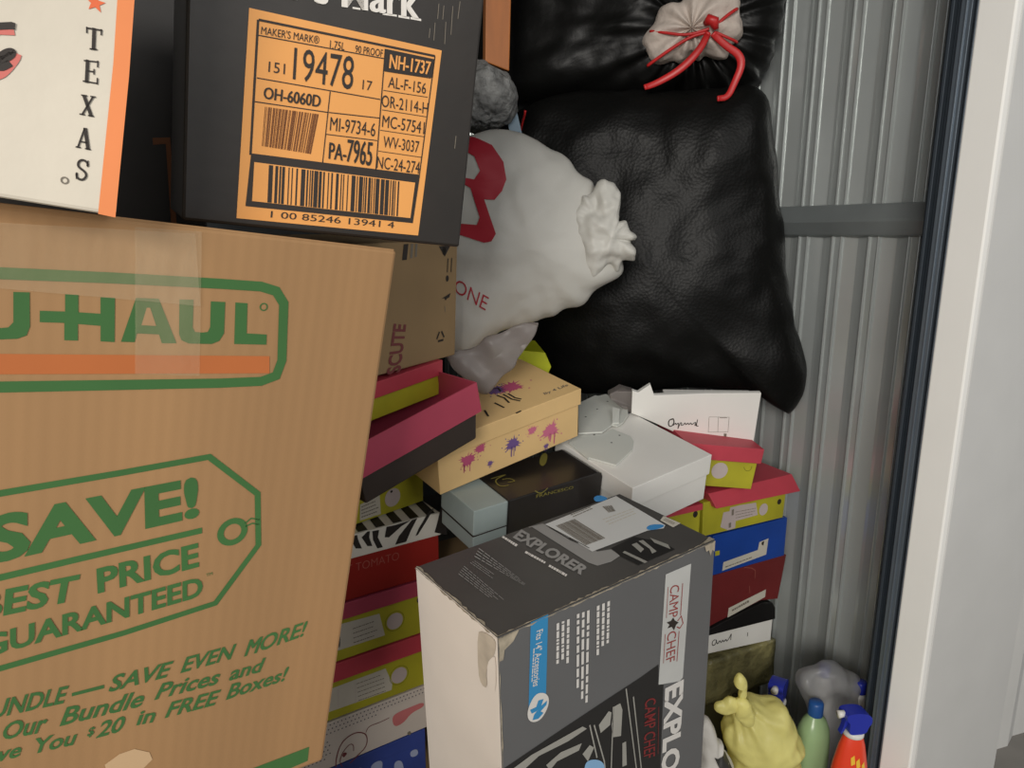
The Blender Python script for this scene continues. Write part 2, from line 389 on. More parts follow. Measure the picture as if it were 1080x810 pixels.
flat(mb, F, [(0.2098, 0.5687), (0.2220, 0.5684), (0.2160, 0.5847), (0.2132, 0.5846)], 'kraft', .0009)
stroke(mb, F, ellipse([(0.3188, 0.5907)][0], .0035, .0035, 12), .0012, 'green', closed=True)
stroke(mb, F, [(0.0701, 0.4151), (0.1086, 0.4193), (0.2025, 0.4285), (0.2796, 0.4371), (0.3333, 0.3906), (0.3405, 0.3297), (0.3001, 0.2685), (0.2116, 0.2564), (0.1113, 0.2476), (0.0702, 0.2441)], .0062, 'green')
hole = ellipse([(0.3108, 0.3502)][0], .0125, .0125, 28); stroke(mb, F, hole, .0066, 'green', closed=True)
stroke(mb, F, [(0.3234, 0.3581), (0.3291, 0.3629), (0.3391, 0.3599)], .0016, 'green'); stroke(mb, F, [(0.3238, 0.3542), (0.3310, 0.3569), (0.3388, 0.3542)], .0016, 'green')
text(mb, F, 'SAVE!', [(0.0982, 0.3526), (0.2754, 0.3723), (0.2705, 0.4176), (0.0976, 0.3991)], 'green', bold=.038)
stroke(mb, F, [(0.0725, 0.3366), (0.1098, 0.3395), (0.1714, 0.3462), (0.2792, 0.3570)], .0066, 'green')
WORDS = (('BEST', [(0.0921, 0.2999), (0.1682, 0.3029), (0.1716, 0.3303), (0.0928, 0.3266)], .032, 0), ('PRICE', [(0.1870, 0.3057), (0.2794, 0.3155), (0.2765, 0.3442), (0.1846, 0.3332)], .032, 0), ('GUARANTEED', [(0.0963, 0.2613), (0.2860, 0.2803), (0.2840, 0.3046), (0.0961, 0.2844)], .03, 0),
         ('TM', [(0.2877, 0.3026), (0.2940, 0.3035), (0.2937, 0.3070), (0.2874, 0.3061)], 0, 0),
         ('BUNDLE', [(0.0932, 0.1964), (0.1652, 0.1924), (0.1665, 0.2115), (0.0945, 0.2158)], .024, .22), ('SAVE', [(0.2015, 0.1915), (0.2596, 0.1914), (0.2625, 0.2101), (0.2022, 0.2106)], .024, .22), ('EVEN', [(0.2701, 0.1917), (0.3266, 0.1929), (0.3282, 0.2114), (0.2715, 0.2102)], .024, .22),
         ('ORE!', [(0.3558, 0.1926), (0.4108, 0.1988), (0.4113, 0.2187), (0.3564, 0.2134)], .02, .22), ('M', [(0.3381, 0.1917), (0.3544, 0.1927), (0.3565, 0.2126), (0.3395, 0.2120)], 0, .22), ('M', [(0.3387, 0.1919), (0.3551, 0.1928), (0.3572, 0.2124), (0.3402, 0.2118)], 0, .22), ('M', [(0.3394, 0.1917), (0.3558, 0.1926), (0.3579, 0.2122), (0.3409, 0.2116)], 0, .22),
         ('Our', [(0.1143, 0.1695), (0.1481, 0.1655), (0.1512, 0.1867), (0.1149, 0.1882)], .022, .2), ('Bundle', [(0.1600, 0.1671), (0.2343, 0.1636), (0.2375, 0.1832), (0.1618, 0.1875)], .022, .2), ('Prices', [(0.2457, 0.1669), (0.3121, 0.1645), (0.3143, 0.1841), (0.2489, 0.1855)], .022, .2), ('and', [(0.3236, 0.1646), (0.3629, 0.1649), (0.3645, 0.1830), (0.3242, 0.1829)], .022, .2),
         ('Save', [(0.0914, 0.1481), (0.1288, 0.1455), (0.1301, 0.1618), (0.0923, 0.1646)], .022, .2), ('You', [(0.1395, 0.1438), (0.1747, 0.1405), (0.1766, 0.1580), (0.1405, 0.1611)], .022, .2), ('$', [(0.1845, 0.1444), (0.1911, 0.1439), (0.1914, 0.1558), (0.1848, 0.1563)], .02, .2), ('20', [(0.1926, 0.1405), (0.2179, 0.1396), (0.2197, 0.1581), (0.1945, 0.1593)], .022, .2),
         ('in', [(0.2299, 0.1419), (0.2474, 0.1394), (0.2493, 0.1561), (0.2303, 0.1585)], .022, .2), ('FREE', [(0.2578, 0.1404), (0.3137, 0.1380), (0.3160, 0.1566), (0.2601, 0.1589)], .022, .2), ('Boxes!', [(0.3225, 0.1400), (0.3935, 0.1429), (0.3950, 0.1616), (0.3240, 0.1598)], .022, .2))
for k_, (wd, q, bd, sh) in enumerate(WORDS): text(mb, F, wd, q, 'green', .0008 + .0001 * (k_ % 3), bold=bd, shear=sh)
flat(mb, F, [(0.1694, 0.2018), (0.1973, 0.2019), (0.1975, 0.1977), (0.1695, 0.1980)], 'green')
flat(mb, F, [(0.3136, 0.0307), (0.3697, 0.0300), (0.4367, 0.0314), (0.4373, 0.0100), (0.4098, 0.0083), (0.3609, 0.0093)], 'green')
flat(mb, F, [(0.2024, 0.1045), (0.2159, 0.1121), (0.2301, 0.1126), (0.2453, 0.1022), (0.2490, 0.0915), (0.2405, 0.0836), (0.2290, 0.0810), (0.2058, 0.0912)], 'tan')
mb.build('carton_body', t, .004)
mb = MB()        # a crinkled strip of clear tape over the lid edge
tp = [(0.1996, 0.6542), (0.2543, 0.6566), (0.2634, 0.5213), (0.2070, 0.5237)]
N = 14
vs = []
for i in range(N + 1):
    for j in range(7):
        u, v = bil(tp, j / 6, i / N)
        vs.append(F(u, v, .0016 + .0012 * noise.noise(Vector((u * 60, v * 30, 3)))))
mb.add(vs, [(i * 7 + j, i * 7 + j + 1, (i + 1) * 7 + j + 1, (i + 1) * 7 + j) for i in range(N) for j in range(6)], 'tape', True)
tag(mb.build('packing_tape', t), 'clear packing tape over the lid seam')
mb = MB()
tp = [(0.0818, 0.5960), (0.2580, 0.5890), (0.2487, 0.6543), (0.0815, 0.6449)]
vs = []
for i in range(N + 1):
    for j in range(N + 1):
        u, v = bil(tp, j / N, i / N)
        vs.append(F(u, v, .0030 + .0016 * noise.noise(Vector((u * 40 + v * 50, v * 30 - u * 20, 7)))))
mb.add(vs, [(i * 15 + j, i * 15 + j + 1, (i + 1) * 15 + j + 1, (i + 1) * 15 + j) for i in range(N) for j in range(N)], 'tape', True)
tag(mb.build('packing_tape', t), 'clear crinkled packing tape')

# a plain carton carries the moving box, below the frame
t = thing('cardboard_box', (-.30, .80, 0), (0, 0, 4), 'plain brown carton on the floor under the large moving box', 'cardboard box')
mb = MB(); mb.box(0, .48, 0, .32, 0, .60, 'kraft2'); mb.build('carton_body', t, .004)

# ------------------------------------------------------------------ black liquor carton with the amber label
MK = (0.1171, 0.7869, 1.2936), (2.5200, 6.2300, -5.4700), (0.2900, 0.2600, 0.3300)
t = thing('liquor_carton', MK[0], MK[1], 'black carton with large amber barcode label on top of the moving box', 'carton')
d = MK[2]; fm = faces(d); F = fm['F']
mb = MB(); mb.box(0, d[0], 0, d[1], 0, d[2], 'blackcard'); L = fm['L']
text(mb, F, "Maker's Mark", [(0.0101, 0.2102), (0.2181, 0.2270), (0.2152, 0.2587), (0.0095, 0.2376)], 'whiteink', .0012, bold=.004)
for k in (-1, 1): text(mb, F, "Maker's Mark", [(x + k * .0009, y) for x, y in [(0.0101, 0.2102), (0.2181, 0.2270), (0.2152, 0.2587), (0.0095, 0.2376)]], 'whiteink', .0012 + .0004 * k, bold=.004)
for q in ([(0.1808, 0.2228), (0.1956, 0.2242), (0.1955, 0.2260), (0.1807, 0.2246)], [(0.1973, 0.2240), (0.2091, 0.2247), (0.2089, 0.2268), (0.1972, 0.2261)], [(0.2101, 0.2250), (0.2217, 0.2256), (0.2215, 0.2277), (0.2099, 0.2270)], [(0.1502, 0.2217), (0.1581, 0.2223), (0.1580, 0.2240), (0.1501, 0.2234)]): flat(mb, F, q, 'whiteink')
for q in ([(0.2392, 0.2462), (0.2393, 0.2315)], [(0.2449, 0.2456), (0.2449, 0.2321)], [(0.2369, 0.2273), (0.2372, 0.2101)], [(0.2486, 0.2305), (0.2495, 0.2089)], [(0.2547, 0.2472), (0.2555, 0.2195)], [(0.2623, 0.2535), (0.2616, 0.2363)], [(0.2319, 0.2208), (0.2318, 0.2115)], [(0.2722, 0.1194), (0.2721, 0.1060)]): stroke(mb, F, q, .0008, 'grey')
mb.build('carton_body', t, .003)
mb = MB()
flat(mb, F, [(0.0536, 0.2012), (0.2469, 0.2021), (0.2388, 0.0084), (0.0491, 0.0071)], 'label', .0008)
E1 = .0013
stroke(mb, F, [(0.0624, 0.1926), (0.2398, 0.1951)], .0022, 'ink', E1); stroke(mb, F, [(0.0619, 0.1925), (0.0598, 0.0691)], .0022, 'ink', E1)
stroke(mb, F, [(0.0627, 0.1790), (0.1858, 0.1821)], .0010, 'ink', E1); stroke(mb, F, [(0.1860, 0.1915), (0.1856, 0.0709)], .0012, 'ink', E1)
stroke(mb, F, [(0.0628, 0.1408), (0.1847, 0.1422)], .0010, 'ink', E1); stroke(mb, F, [(0.0620, 0.1190), (0.1325, 0.1207)], .0010, 'ink', E1)
stroke(mb, F, [(0.1331, 0.1408), (0.1298, 0.0713)], .0010, 'ink', E1); stroke(mb, F, [(0.1331, 0.1208), (0.1855, 0.1239)], .0010, 'ink', E1)
stroke(mb, F, [(0.1319, 0.0995), (0.1846, 0.1013)], .0009, 'ink', E1); stroke(mb, F, [(0.2398, 0.1951), (0.2341, 0.0734)], .0012, 'ink', E1)
for q in ([(0.1873, 0.1516), (0.2357, 0.1532)], [(0.1875, 0.1324), (0.2363, 0.1334)], [(0.1871, 0.1121), (0.2361, 0.1129)], [(0.1868, 0.0910), (0.2353, 0.0914)]): stroke(mb, F, q, .0007, 'ink', E1)
for q in ([(0.1868, 0.1703), (0.2374, 0.1726)],): stroke(mb, F, q, .0007, 'ink', E1)
flat(mb, F, [(0.1864, 0.1916), (0.2401, 0.1920), (0.2395, 0.1733), (0.1864, 0.1706)], 'ink', E1)
for s, q, mt, bd in (("MAKER'S MARK\u00ae", [(0.0649, 0.1806), (0.1193, 0.1826), (0.1195, 0.1899), (0.0652, 0.1877)], 'ink', 0), ('1.75L', [(0.1300, 0.1812), (0.1444, 0.1818), (0.1449, 0.1889), (0.1301, 0.1883)], 'ink', 0),
                 ('90 PROOF', [(0.1553, 0.1821), (0.1837, 0.1832), (0.1838, 0.1902), (0.1554, 0.1890)], 'ink', 0), ('19478', [(0.0961, 0.1454), (0.1553, 0.1460), (0.1553, 0.1779), (0.0963, 0.1751)], 'ink', .001),
                 ('151', [(0.0730, 0.1481), (0.0884, 0.1487), (0.0885, 0.1583), (0.0732, 0.1576)], 'ink', 0), ('17', [(0.1652, 0.1486), (0.1751, 0.1489), (0.1751, 0.1581), (0.1652, 0.1578)], 'ink', 0),
                 ('NH-1737', [(0.1912, 0.1736), (0.2354, 0.1754), (0.2355, 0.1886), (0.1914, 0.1874)], 'label', .006), ('AL-F-156', [(0.1917, 0.1552), (0.2330, 0.1559), (0.2330, 0.1670), (0.1918, 0.1661)], 'ink', .001),
                 ('OR-2114-H', [(0.1863, 0.1353), (0.2374, 0.1362), (0.2370, 0.1477), (0.1860, 0.1471)], 'ink', .001), ('MC-57541', [(0.1885, 0.1155), (0.2351, 0.1154), (0.2350, 0.1280), (0.1886, 0.1275)], 'ink', .001),
                 ('WV-3037', [(0.1912, 0.0955), (0.2309, 0.0954), (0.2308, 0.1075), (0.1913, 0.1070)], 'ink', .001), ('NC-24-274', [(0.1861, 0.0736), (0.2337, 0.0737), (0.2335, 0.0866), (0.1861, 0.0858)], 'ink', .001),
                 ('OH-6060D', [(0.0694, 0.1231), (0.1235, 0.1241), (0.1240, 0.1356), (0.0698, 0.1340)], 'ink', .003), ('MI-9734-6', [(0.1349, 0.1037), (0.1819, 0.1047), (0.1819, 0.1182), (0.1350, 0.1169)], 'ink', .001),
                 ('PA-', [(0.1353, 0.0761), (0.1530, 0.0761), (0.1529, 0.0918), (0.1353, 0.0923)], 'ink', .003), ('7965', [(0.1536, 0.0755), (0.1799, 0.0746), (0.1800, 0.0990), (0.1537, 0.0982)], 'ink', .003),
                 ('1 00 85246 13941 4', [(0.0812, 0.0112), (0.2103, 0.0135), (0.2104, 0.0203), (0.0815, 0.0178)], 'ink', 0)):
    text(mb, F, s, q, mt, .0019 if mt == 'label' else .0016, bold=bd)
    if bd > .002: text(mb, F, s, [(x + .0005, y) for x, y in q], mt, .0022 if mt == 'label' else .0019, bold=bd)
barcode(mb, F, [(0.0701, 0.0790), (0.1183, 0.0781), (0.1239, 0.1175), (0.0715, 0.1159)], 'brownink', 4, e=E1)
flat(mb, F, [(0.0604, 0.0707), (0.2348, 0.0731), (0.2313, 0.0211), (0.0570, 0.0197)], 'ink', E1)
flat(mb, F, [(0.0636, 0.0628), (0.2299, 0.0642), (0.2279, 0.0262), (0.0630, 0.0253)], 'label', .0016)
barcode(mb, F, [(0.0775, 0.0257), (0.2163, 0.0266), (0.2149, 0.0633), (0.0774, 0.0619)], 'ink', 9, e=.0019)
tag(mb.build('shipping_label', t), 'amber label with black codes and barcodes')

# a tall dark carton seen through the gap between the two upper cartons
t = thing('dark_carton', (-.45, 1.295, 0), (0, 0, 0), 'tall black carton with thin orange trim seen in the gap beside the white carton', 'carton')
mb = MB(); mb.box(0, .68, 0, .22, 0, 1.74, 'blackcard'); fm = faces((.68, .22, 1.74)); flat(mb, fm['F'], [(.612, 1.412), (.637, 1.414), (.634, 1.28), (.626, 1.28), (.630, 1.404), (.612, 1.402)], 'brownink'); mb.build('carton_body', t, .003)

# ------------------------------------------------------------------ white carton, orange edge
TX = (-0.2742, 0.6600, 1.3562), (0.5000, 10.1500, -1.3700), (0.3300, 0.2400, 0.3400)
t = thing('spirits_carton', TX[0], TX[1], 'white carton with orange edge stripe and dark vertical lettering at top left', 'carton')
d = TX[2]; fm = faces(d); F = fm['F']
mb = MB(); mb.box(0, d[0], 0, d[1], 0, d[2], 'texwhite')
flat(mb, F, [(0.3197, 0.1665), (0.3306, 0.1701), (0.3308, 0.1536), (0.3312, 0.1033), (0.3296, -0.0013), (0.3180, -0.0006), (0.3204, 0.1097)], 'stripe')
def letter(strokes, quad, mat):
    for pts, wd in strokes:
        q = [bil(quad, u, v) for u, v in pts]
        wl = math.hypot(quad[1][0] - quad[0][0], quad[1][1] - quad[0][1])
        stroke(mb, F, q, wd * wl, mat, .0009)
SER = .11
GL = dict(
    T=[([(.5, 0), (.5, 1)], .24), ([(0, .95), (1, .95)], .11), ([(.05, .72), (.05, 1)], .1), ([(.95, .72), (.95, 1)], .1), ([(.25, .04), (.75, .04)], .1)],
    E=[([(.25, 0), (.25, 1)], .24), ([(0, .95), (.95, .95)], .1), ([(0, .05), (1, .05)], .1), ([(.25, .52), (.7, .52)], .1), ([(.92, .72), (.92, 1)], .1), ([(.95, 0), (.95, .28)], .1), ([(.7, .4), (.7, .64)], .09)],
    X=[([(.18, .97), (.82, .03)], .25), ([(.82, .97), (.18, .03)], .13), ([(0, .96), (.42, .96)], .1), ([(.62, .96), (1, .96)], .1), ([(0, .04), (.38, .04)], .1), ([(.58, .04), (1, .04)], .1)],
    A=[([(.5, 1), (.83, .03)], .25), ([(.48, 1), (.15, .03)], .12), ([(.25, .33), (.75, .33)], .1), ([(0, .04), (.34, .04)], .1), ([(.62, .04), (1, .04)], .1)],
    S=[(smoothpath([(.9, .7), (.88, .85), (.6, .97), (.3, .95), (.13, .78), (.22, .6), (.75, .42), (.88, .25), (.7, .06), (.4, .02), (.12, .12), (.1, .32)], 2), .19), ([(.9, .66), (.9, .97)], .09), ([(.1, .04), (.1, .36)], .09)])
for ch, q in (('T', [(0.3024, 0.1144), (0.3120, 0.1159), (0.3118, 0.1309), (0.3016, 0.1297)]), ('E', [(0.3020, 0.0913), (0.3116, 0.0920), (0.3113, 0.1087), (0.3017, 0.1071)]), ('X', [(0.3014, 0.0681), (0.3106, 0.0685), (0.3109, 0.0836), (0.3016, 0.0827)]),
              ('A', [(0.3004, 0.0445), (0.3101, 0.0444), (0.3101, 0.0604), (0.3011, 0.0590)]), ('S', [(0.3015, 0.0215), (0.3096, 0.0220), (0.3099, 0.0375), (0.3015, 0.0368)])):
    letter(GL[ch], q, 'ink')
cs = [(0.3063, 0.1474), (0.3059, 0.1541)]; rr = math.hypot(cs[0][0] - cs[1][0], cs[0][1] - cs[1][1])
flat(mb, F, [(cs[0][0] + rr * (1 if k % 2 == 0 else .42) * math.sin(k * math.pi / 5), cs[0][1] + rr * (1 if k % 2 == 0 else .42) * math.cos(k * math.pi / 5)) for k in range(10)], 'starred')
stroke(mb, F, [(0.2426, 0.1109), (0.2513, 0.1149), (0.2580, 0.1173), (0.2599, 0.1172)], .0045, 'ink', .0012); stroke(mb, F, [(0.2428, 0.1069), (0.2515, 0.1112), (0.2597, 0.1132)], .0035, 'redink')
stroke(mb, F, smoothpath([(0.2464, 0.0935), (0.2524, 0.0923), (0.2582, 0.0969), (0.2596, 0.1006), (0.2566, 0.0997), (0.2523, 0.0952), (0.2495, 0.0901), (0.2527, 0.0871), (0.2584, 0.0925)]), .0045, 'ink', .0012)
stroke(mb, F, smoothpath([(0.2441, 0.0781), (0.2529, 0.0822), (0.2572, 0.0878), (0.2616, 0.0961), (0.2623, 0.0998)]), .0045, 'redink')
stroke(mb, F, ellipse([(0.2951, 0.0197)][0], .0022, .0022, 12), .001, 'grey', closed=True)
mb.build('carton_body', t, .003)

# ------------------------------------------------------------------ brown carton behind
BR = (0.3186, 0.9932, 1.0589), (2.0600, 0.8800, 29.4500), (0.3246, 0.2325, 0.2008)
t = thing('cardboard_carton', BR[0], BR[1], 'brown carton with red lettering and black handling symbols behind the moving box', 'carton')
d = BR[2]; fm = faces(d); F = fm['F']
mb = MB(); mb.box(0, d[0], 0, d[1], 0, d[2], 'kraft2'); text(mb, F, 'SCUTE', [(0.1635, -0.0024), (0.1777, 0.0714), (0.1450, 0.0770), (0.1264, -0.0023)], 'swirl', bold=.03)
flat(mb, F, ellipse([(0.2824, 0.1842)][0], .006, .007, 16), 'ink')
flat(mb, F, [(0.2661, 0.1923), (0.3013, 0.1927), (0.2841, 0.1744)], 'ink')
for q in ([(0.2942, 0.1713), (0.2928, 0.1478)], [(0.3057, 0.1717), (0.3044, 0.1480)]): stroke(mb, F, q, .0025, 'ink')
flat(mb, F, ellipse([(0.2932, 0.1375)][0], .0045, .0055, 14), 'ink'); flat(mb, F, [(0.2757, 0.1042), (0.3043, 0.1119), (0.3008, 0.1049), (0.2922, 0.1028), (0.2894, 0.1002), (0.2849, 0.1046)], 'ink')
stroke(mb, F, [(0.2868, 0.0912), (0.2886, 0.0810)], .0015, 'grey')
tri = [(0.2751, 0.0526), (0.2901, 0.0327), (0.2615, 0.0325)]
for i in range(3):
    a, b = tri[i], tri[(i + 1) % 3]
    stroke(mb, F, [(a[0] * .8 + b[0] * .2, a[1] * .8 + b[1] * .2), (a[0] * .22 + b[0] * .78, a[1] * .22 + b[1] * .78)], .0036, 'ink')
flat(mb, F, [(0.1698, 0.1972), (0.1819, 0.1977), (0.1779, 0.1734), (0.1658, 0.1731)], 'ink'); flat(mb, F, [(0.1886, 0.1976), (0.1948, 0.1975), (0.1926, 0.1757), (0.1864, 0.1752)], 'grey')
flat(mb, F, [(0.2004, 0.1974), (0.2060, 0.1972), (0.2045, 0.1771), (0.1988, 0.1766)], 'grey')
mb.build('carton_body', t, .003)

# ------------------------------------------------------------------ shoe boxes
GL_ = 'shoe boxes stacked behind the moving box'
GR_ = 'shoe boxes stacked against the corrugated wall'
def shoebox(lrd, label, base, lid, lid_h, group=None, bprint=None, lprint=None, sticker=None, over=.0035, height_to=None, name='shoe_box'):
    loc, rot, d = lrd
    t = thing(name, loc, rot, label, 'shoe box', group)
    fm = faces(d)
    mb = MB(); mb.box(0, d[0], 0, d[1], 0, d[2] - .002, base)
    if bprint: bprint(mb, fm)
    mb.build('box_base', t, .0012)
    if lid_h:
        mb = MB(); mb.box(-over, d[0] + over, -over, d[1] + over, d[2] - lid_h, d[2], lid)
        if lprint: lprint(mb, dict(F=lambda u, v, e: (u, -over - e, v), T=lambda u, v, e: (u, v, d[2] + e)))
        mb.build('lid', t, .0012)
    for nm, fn in (sticker or ()):
        mb = MB(); fn(mb, fm); mb.build(nm, t)
    return t

# --- left stack, bottom to top
def p_(mb, fm):
    for q in ([(0.1859, 0.0695), (0.2135, 0.0694), (0.2082, 0.0397), (0.1886, 0.0427)], [(0.2349, 0.0529), (0.2531, 0.0487), (0.2562, 0.0188), (0.2358, 0.0242)], [(0.1515, 0.0733), (0.1743, 0.0708), (0.1654, 0.0455)], [(0.2701, 0.0604), (0.2868, 0.0593), (0.2884, 0.0432), (0.2716, 0.0444)]):
        flat(mb, fm['F'], smoothpath(q, 2, True), 'paleblue', .0012)
shoebox(((0.2287, 1.1720, 0.2000), (0.0000, 0.0000, 2.0000), (0.3050, 0.1900, 0.0960)), 'dark blue shoe box with pale flecks at the bottom of the left stack', 'navy', 'navy', .03, GL_, p_, over=.0004)
def p_(mb, fm):
    F = fm['F']; a, b, h = 0, .305, .0965
    for r in range(4):
        for k in range(42):
            x = .005 + k * .0074 + (r % 2) * .0037; z = h - .007 - r * .0083
            if z < h - .030 + .09 * (x - .10) * 0 + (.014 if x > .2 else 0): continue
            flat(mb, F, ellipse((x, z), .0015, .0015, 8), 'dot')
    for r in range(4, 9):
        for k in range(14):
            x = .005 + k * .0074 + (r % 2) * .0037; z = h - .007 - r * .0083
            if x > .17 - (r - 4) * .018: continue
            flat(mb, F, ellipse((x, z), .0015, .0015, 8), 'dot')
    flat(mb, F, smoothpath([(0.2297, 0.0532), (0.2403, 0.0596), (0.2720, 0.0601), (0.2989, 0.0600), (0.2999, 0.0485), (0.2715, 0.0465), (0.2550, 0.0314), (0.2340, 0.0295)], 2, True), 'rose')
    stroke(mb, F, smoothpath([(0.1140, -0.0024), (0.1163, 0.0178), (0.1273, 0.0445), (0.1520, 0.0546), (0.1736, 0.0451), (0.1791, 0.0292), (0.1746, 0.0124), (0.1592, 0.0032), (0.1415, -0.0074)], 2), .0022, 'swirl')
    stroke(mb, F, smoothpath([(0.1269, -0.0085), (0.1216, 0.0047), (0.1286, 0.0227), (0.1437, 0.0344), (0.1507, 0.0286), (0.1500, 0.0155)], 2), .0016, 'swirl')
    stroke(mb, F, smoothpath([(0.1761, 0.0440), (0.1816, 0.0550), (0.2041, 0.0533), (0.2246, 0.0554)], 2), .0014, 'swirl')
    flat(mb, F, smoothpath([(0.1270, 0.0155), (0.1309, 0.0216), (0.1379, 0.0171), (0.1340, 0.0122), (0.1303, 0.0099)], 1, True), 'swirl')
    flat(mb, F, smoothpath([(0.2594, 0.0046), (0.2662, 0.0085), (0.2700, 0.0027), (0.2671, -0.0031)], 1, True), 'grey')
shoebox(((0.2337, 1.1722, 0.2980), (0.0000, 0.0000, 2.0000), (0.3050, 0.1900, 0.0965)), 'pale shoe box with small polka dots and a wine coloured swirl in the left stack', 'polka', 'polka', 0, GL_, p_)
def r_(mb, fm):
    F = fm['F']
    flat(mb, F, ellipse([(0.2335, 0.0403)][0], .0165, .0165, 28), 'lilac', .0010)
def q_(mb, fm):
    stroke(mb, fm['F'], ellipse([(0.2335, 0.0403)][0], .0195, .0195, 28), .001, 'limed', .0007, closed=True)
def p_(mb, fm):
    F = fm['F']
    flat(mb, F, [(0.0966, 0.0640), (0.2064, 0.0651), (0.2189, 0.0287), (0.2171, 0.0147), (0.0894, 0.0187)], 'paper')
    smallprint(mb, F, [(0.1498, 0.0169), (0.2044, 0.0158), (0.2013, 0.0619), (0.1472, 0.0619)], 5, 'grey', 5, .0011, .16)
    stroke(mb, F, [(0.1125, 0.0577), (0.1106, 0.0226)], .001, 'lilac', .0012); stroke(mb, F, [(0.1457, 0.0573), (0.1437, 0.0167)], .001, 'lilac', .0012)
shoebox(((0.2487, 1.1727, 0.3965), (0.0000, 0.0000, 2.0000), (0.2990, 0.1900, 0.1115)), 'lime shoe box with pink lid resting on the polka dot box', 'lime', 'pink2', .036, GL_, q_, None, (('label_sticker', p_), ('round_sticker', r_)))
def r_(mb, fm):
    F = fm['F']
    flat(mb, F, ellipse([(0.2241, 0.0433)][0], .0165, .0165, 28), 'lilac', .0010)
def q_(mb, fm):
    stroke(mb, fm['F'], ellipse([(0.2241, 0.0433)][0], .0195, .0195, 28), .001, 'limed', .0007, closed=True)
    flat(mb, fm['F'], ellipse([(0.2757, 0.0708)][0], .005, .006, 14), 'ink', .0008)
def p_(mb, fm):
    F = fm['F']
    flat(mb, F, [(0.1192, 0.0720), (0.1940, 0.0684), (0.2031, 0.0209), (0.1084, 0.0217)], 'paper')
    smallprint(mb, F, [(0.1413, 0.0248), (0.1872, 0.0252), (0.1889, 0.0638), (0.1408, 0.0623)], 4, 'grey', 8, .0011, .18)
    barcode(mb, F, [(0.1110, 0.0281), (0.1161, 0.0283), (0.1172, 0.0482), (0.1133, 0.0481)], 'ink', 2)
shoebox(((0.2537, 1.1729, 0.5100), (0.0000, 0.0000, 2.0000), (0.3040, 0.1900, 0.1115)), 'lime shoe box with pink lid resting under the zebra lidded box', 'lime', 'pink', .031, GL_, q_, None, (('label_sticker', p_), ('round_sticker', r_)))
def p_(mb, fm):
    text(mb, fm['F'], 'HOT TOMATO', [(0.0895, 0.0532), (0.2223, 0.0516), (0.2229, 0.0672), (0.0904, 0.0680)], 'thin', bold=-.012)
def l_(mb, fm):
    F = fm['F']
    for q in ([(0.1504, 0.1157), (0.1618, 0.1241), (0.1665, 0.1234), (0.1648, 0.1120), (0.1698, 0.0940), (0.1605, 0.0965)], [(0.1711, 0.1223), (0.1842, 0.1214), (0.1812, 0.1078), (0.1899, 0.0863), (0.1791, 0.0868), (0.1716, 0.1055)],
              [(0.1987, 0.1237), (0.2157, 0.1231), (0.2480, 0.1250), (0.2278, 0.1177), (0.2027, 0.1023), (0.1943, 0.1045)], [(0.2493, 0.1247), (0.2607, 0.1256), (0.2474, 0.1056), (0.2366, 0.0850), (0.2142, 0.0848), (0.2222, 0.0997)],
              [(0.2839, 0.1323), (0.2958, 0.1382), (0.2809, 0.1170), (0.2609, 0.0923), (0.2557, 0.0912), (0.2625, 0.1042)], [(0.3101, 0.1349), (0.3233, 0.1318), (0.3220, 0.0768), (0.2957, 0.0885), (0.3029, 0.1092)], [(0.1281, 0.1214), (0.1420, 0.1226), (0.1438, 0.1127), (0.1499, 0.0946), (0.1384, 0.0976)]):
        flat(mb, F, q, 'zebrablack')
    T = fm['T']
    for k in range(9): flat(mb, T, [(.01 + k * .034, .0), (.028 + k * .034, .0), (.02 + k * .034 + .03, .19), (.005 + k * .034 + .03, .19)], 'zebrablack')
shoebox(((0.2687, 1.1734, 0.6235), (0.0000, 0.0000, 2.0000), (0.3060, 0.1900, 0.1250)), 'red shoe box with zebra striped lid in the left stack', 'red', 'zebrawhite', .045, GL_, p_, l_)
def p_(mb, fm):
    F = fm['F']
    flat(mb, F, [(0.1630, 0.0356), (0.2066, 0.0422), (0.2083, 0.0038), (0.1619, 0.0047)], 'paper')
    smallprint(mb, F, [(0.1647, 0.0087), (0.2029, 0.0091), (0.2037, 0.0382), (0.1656, 0.0348)], 4, 'grey', 3, .0011, .3)
def r_(mb, fm):
    F = fm['F']; flat(mb, F, ellipse([(0.2359, 0.0289)][0], .018, .018, 28), 'lilac', .0010); flat(mb, F, ellipse([(0.2333, 0.0415)][0], .003, .0025, 10), 'ink', .0013)
shoebox(((0.2726, 1.1694, 0.7517), (1.5100, 0.1400, 14.2700), (0.3105, 0.1200, 0.0920)), 'lime shoe box with round lilac sticker on the zebra striped lid', 'lime', 'lime', 0, GL_, None, None, (('label_sticker', p_), ('round_sticker', r_)))

# dark box and upturned pink lid, tilted together
TR = (0.2719, 0.9592, 0.9035), (2.4400, -13.5300, 12.8500), (0.3299, 0.2200, 0.0529)
def tilted(loc, rot, off):
    m = Matrix.Translation(loc) @ __import__('mathutils').Euler([R(a) for a in rot]).to_matrix().to_4x4()
    return tuple(m @ Vector(off))
d = TR[2]
t = thing('shoe_box', tilted(TR[0], TR[1], (.006, .006, -.046)), TR[1], 'dark brown shoe box tilted under the upturned pink lid', 'shoe box', GL_)
mb = MB(); a = d[0] - .012; b = .065
mb.hexa([(.08, 0, 0), (a - .010, 0, 0), (a - .010, b, 0), (.08, b, 0), (.08, 0, .045), (a, 0, .045), (a, b, .045), (.08, b, .045)], 'darkbox')
mb.build('box_base', t, .003)
t = thing('box_lid', TR[0], TR[1], 'upturned pink box lid lying tilted around the small red lidded box', 'box lid')
mb = MB(); th = .0022
x0 = .075
mb.box(x0, d[0], 0, d[1], 0, th, 'pink')
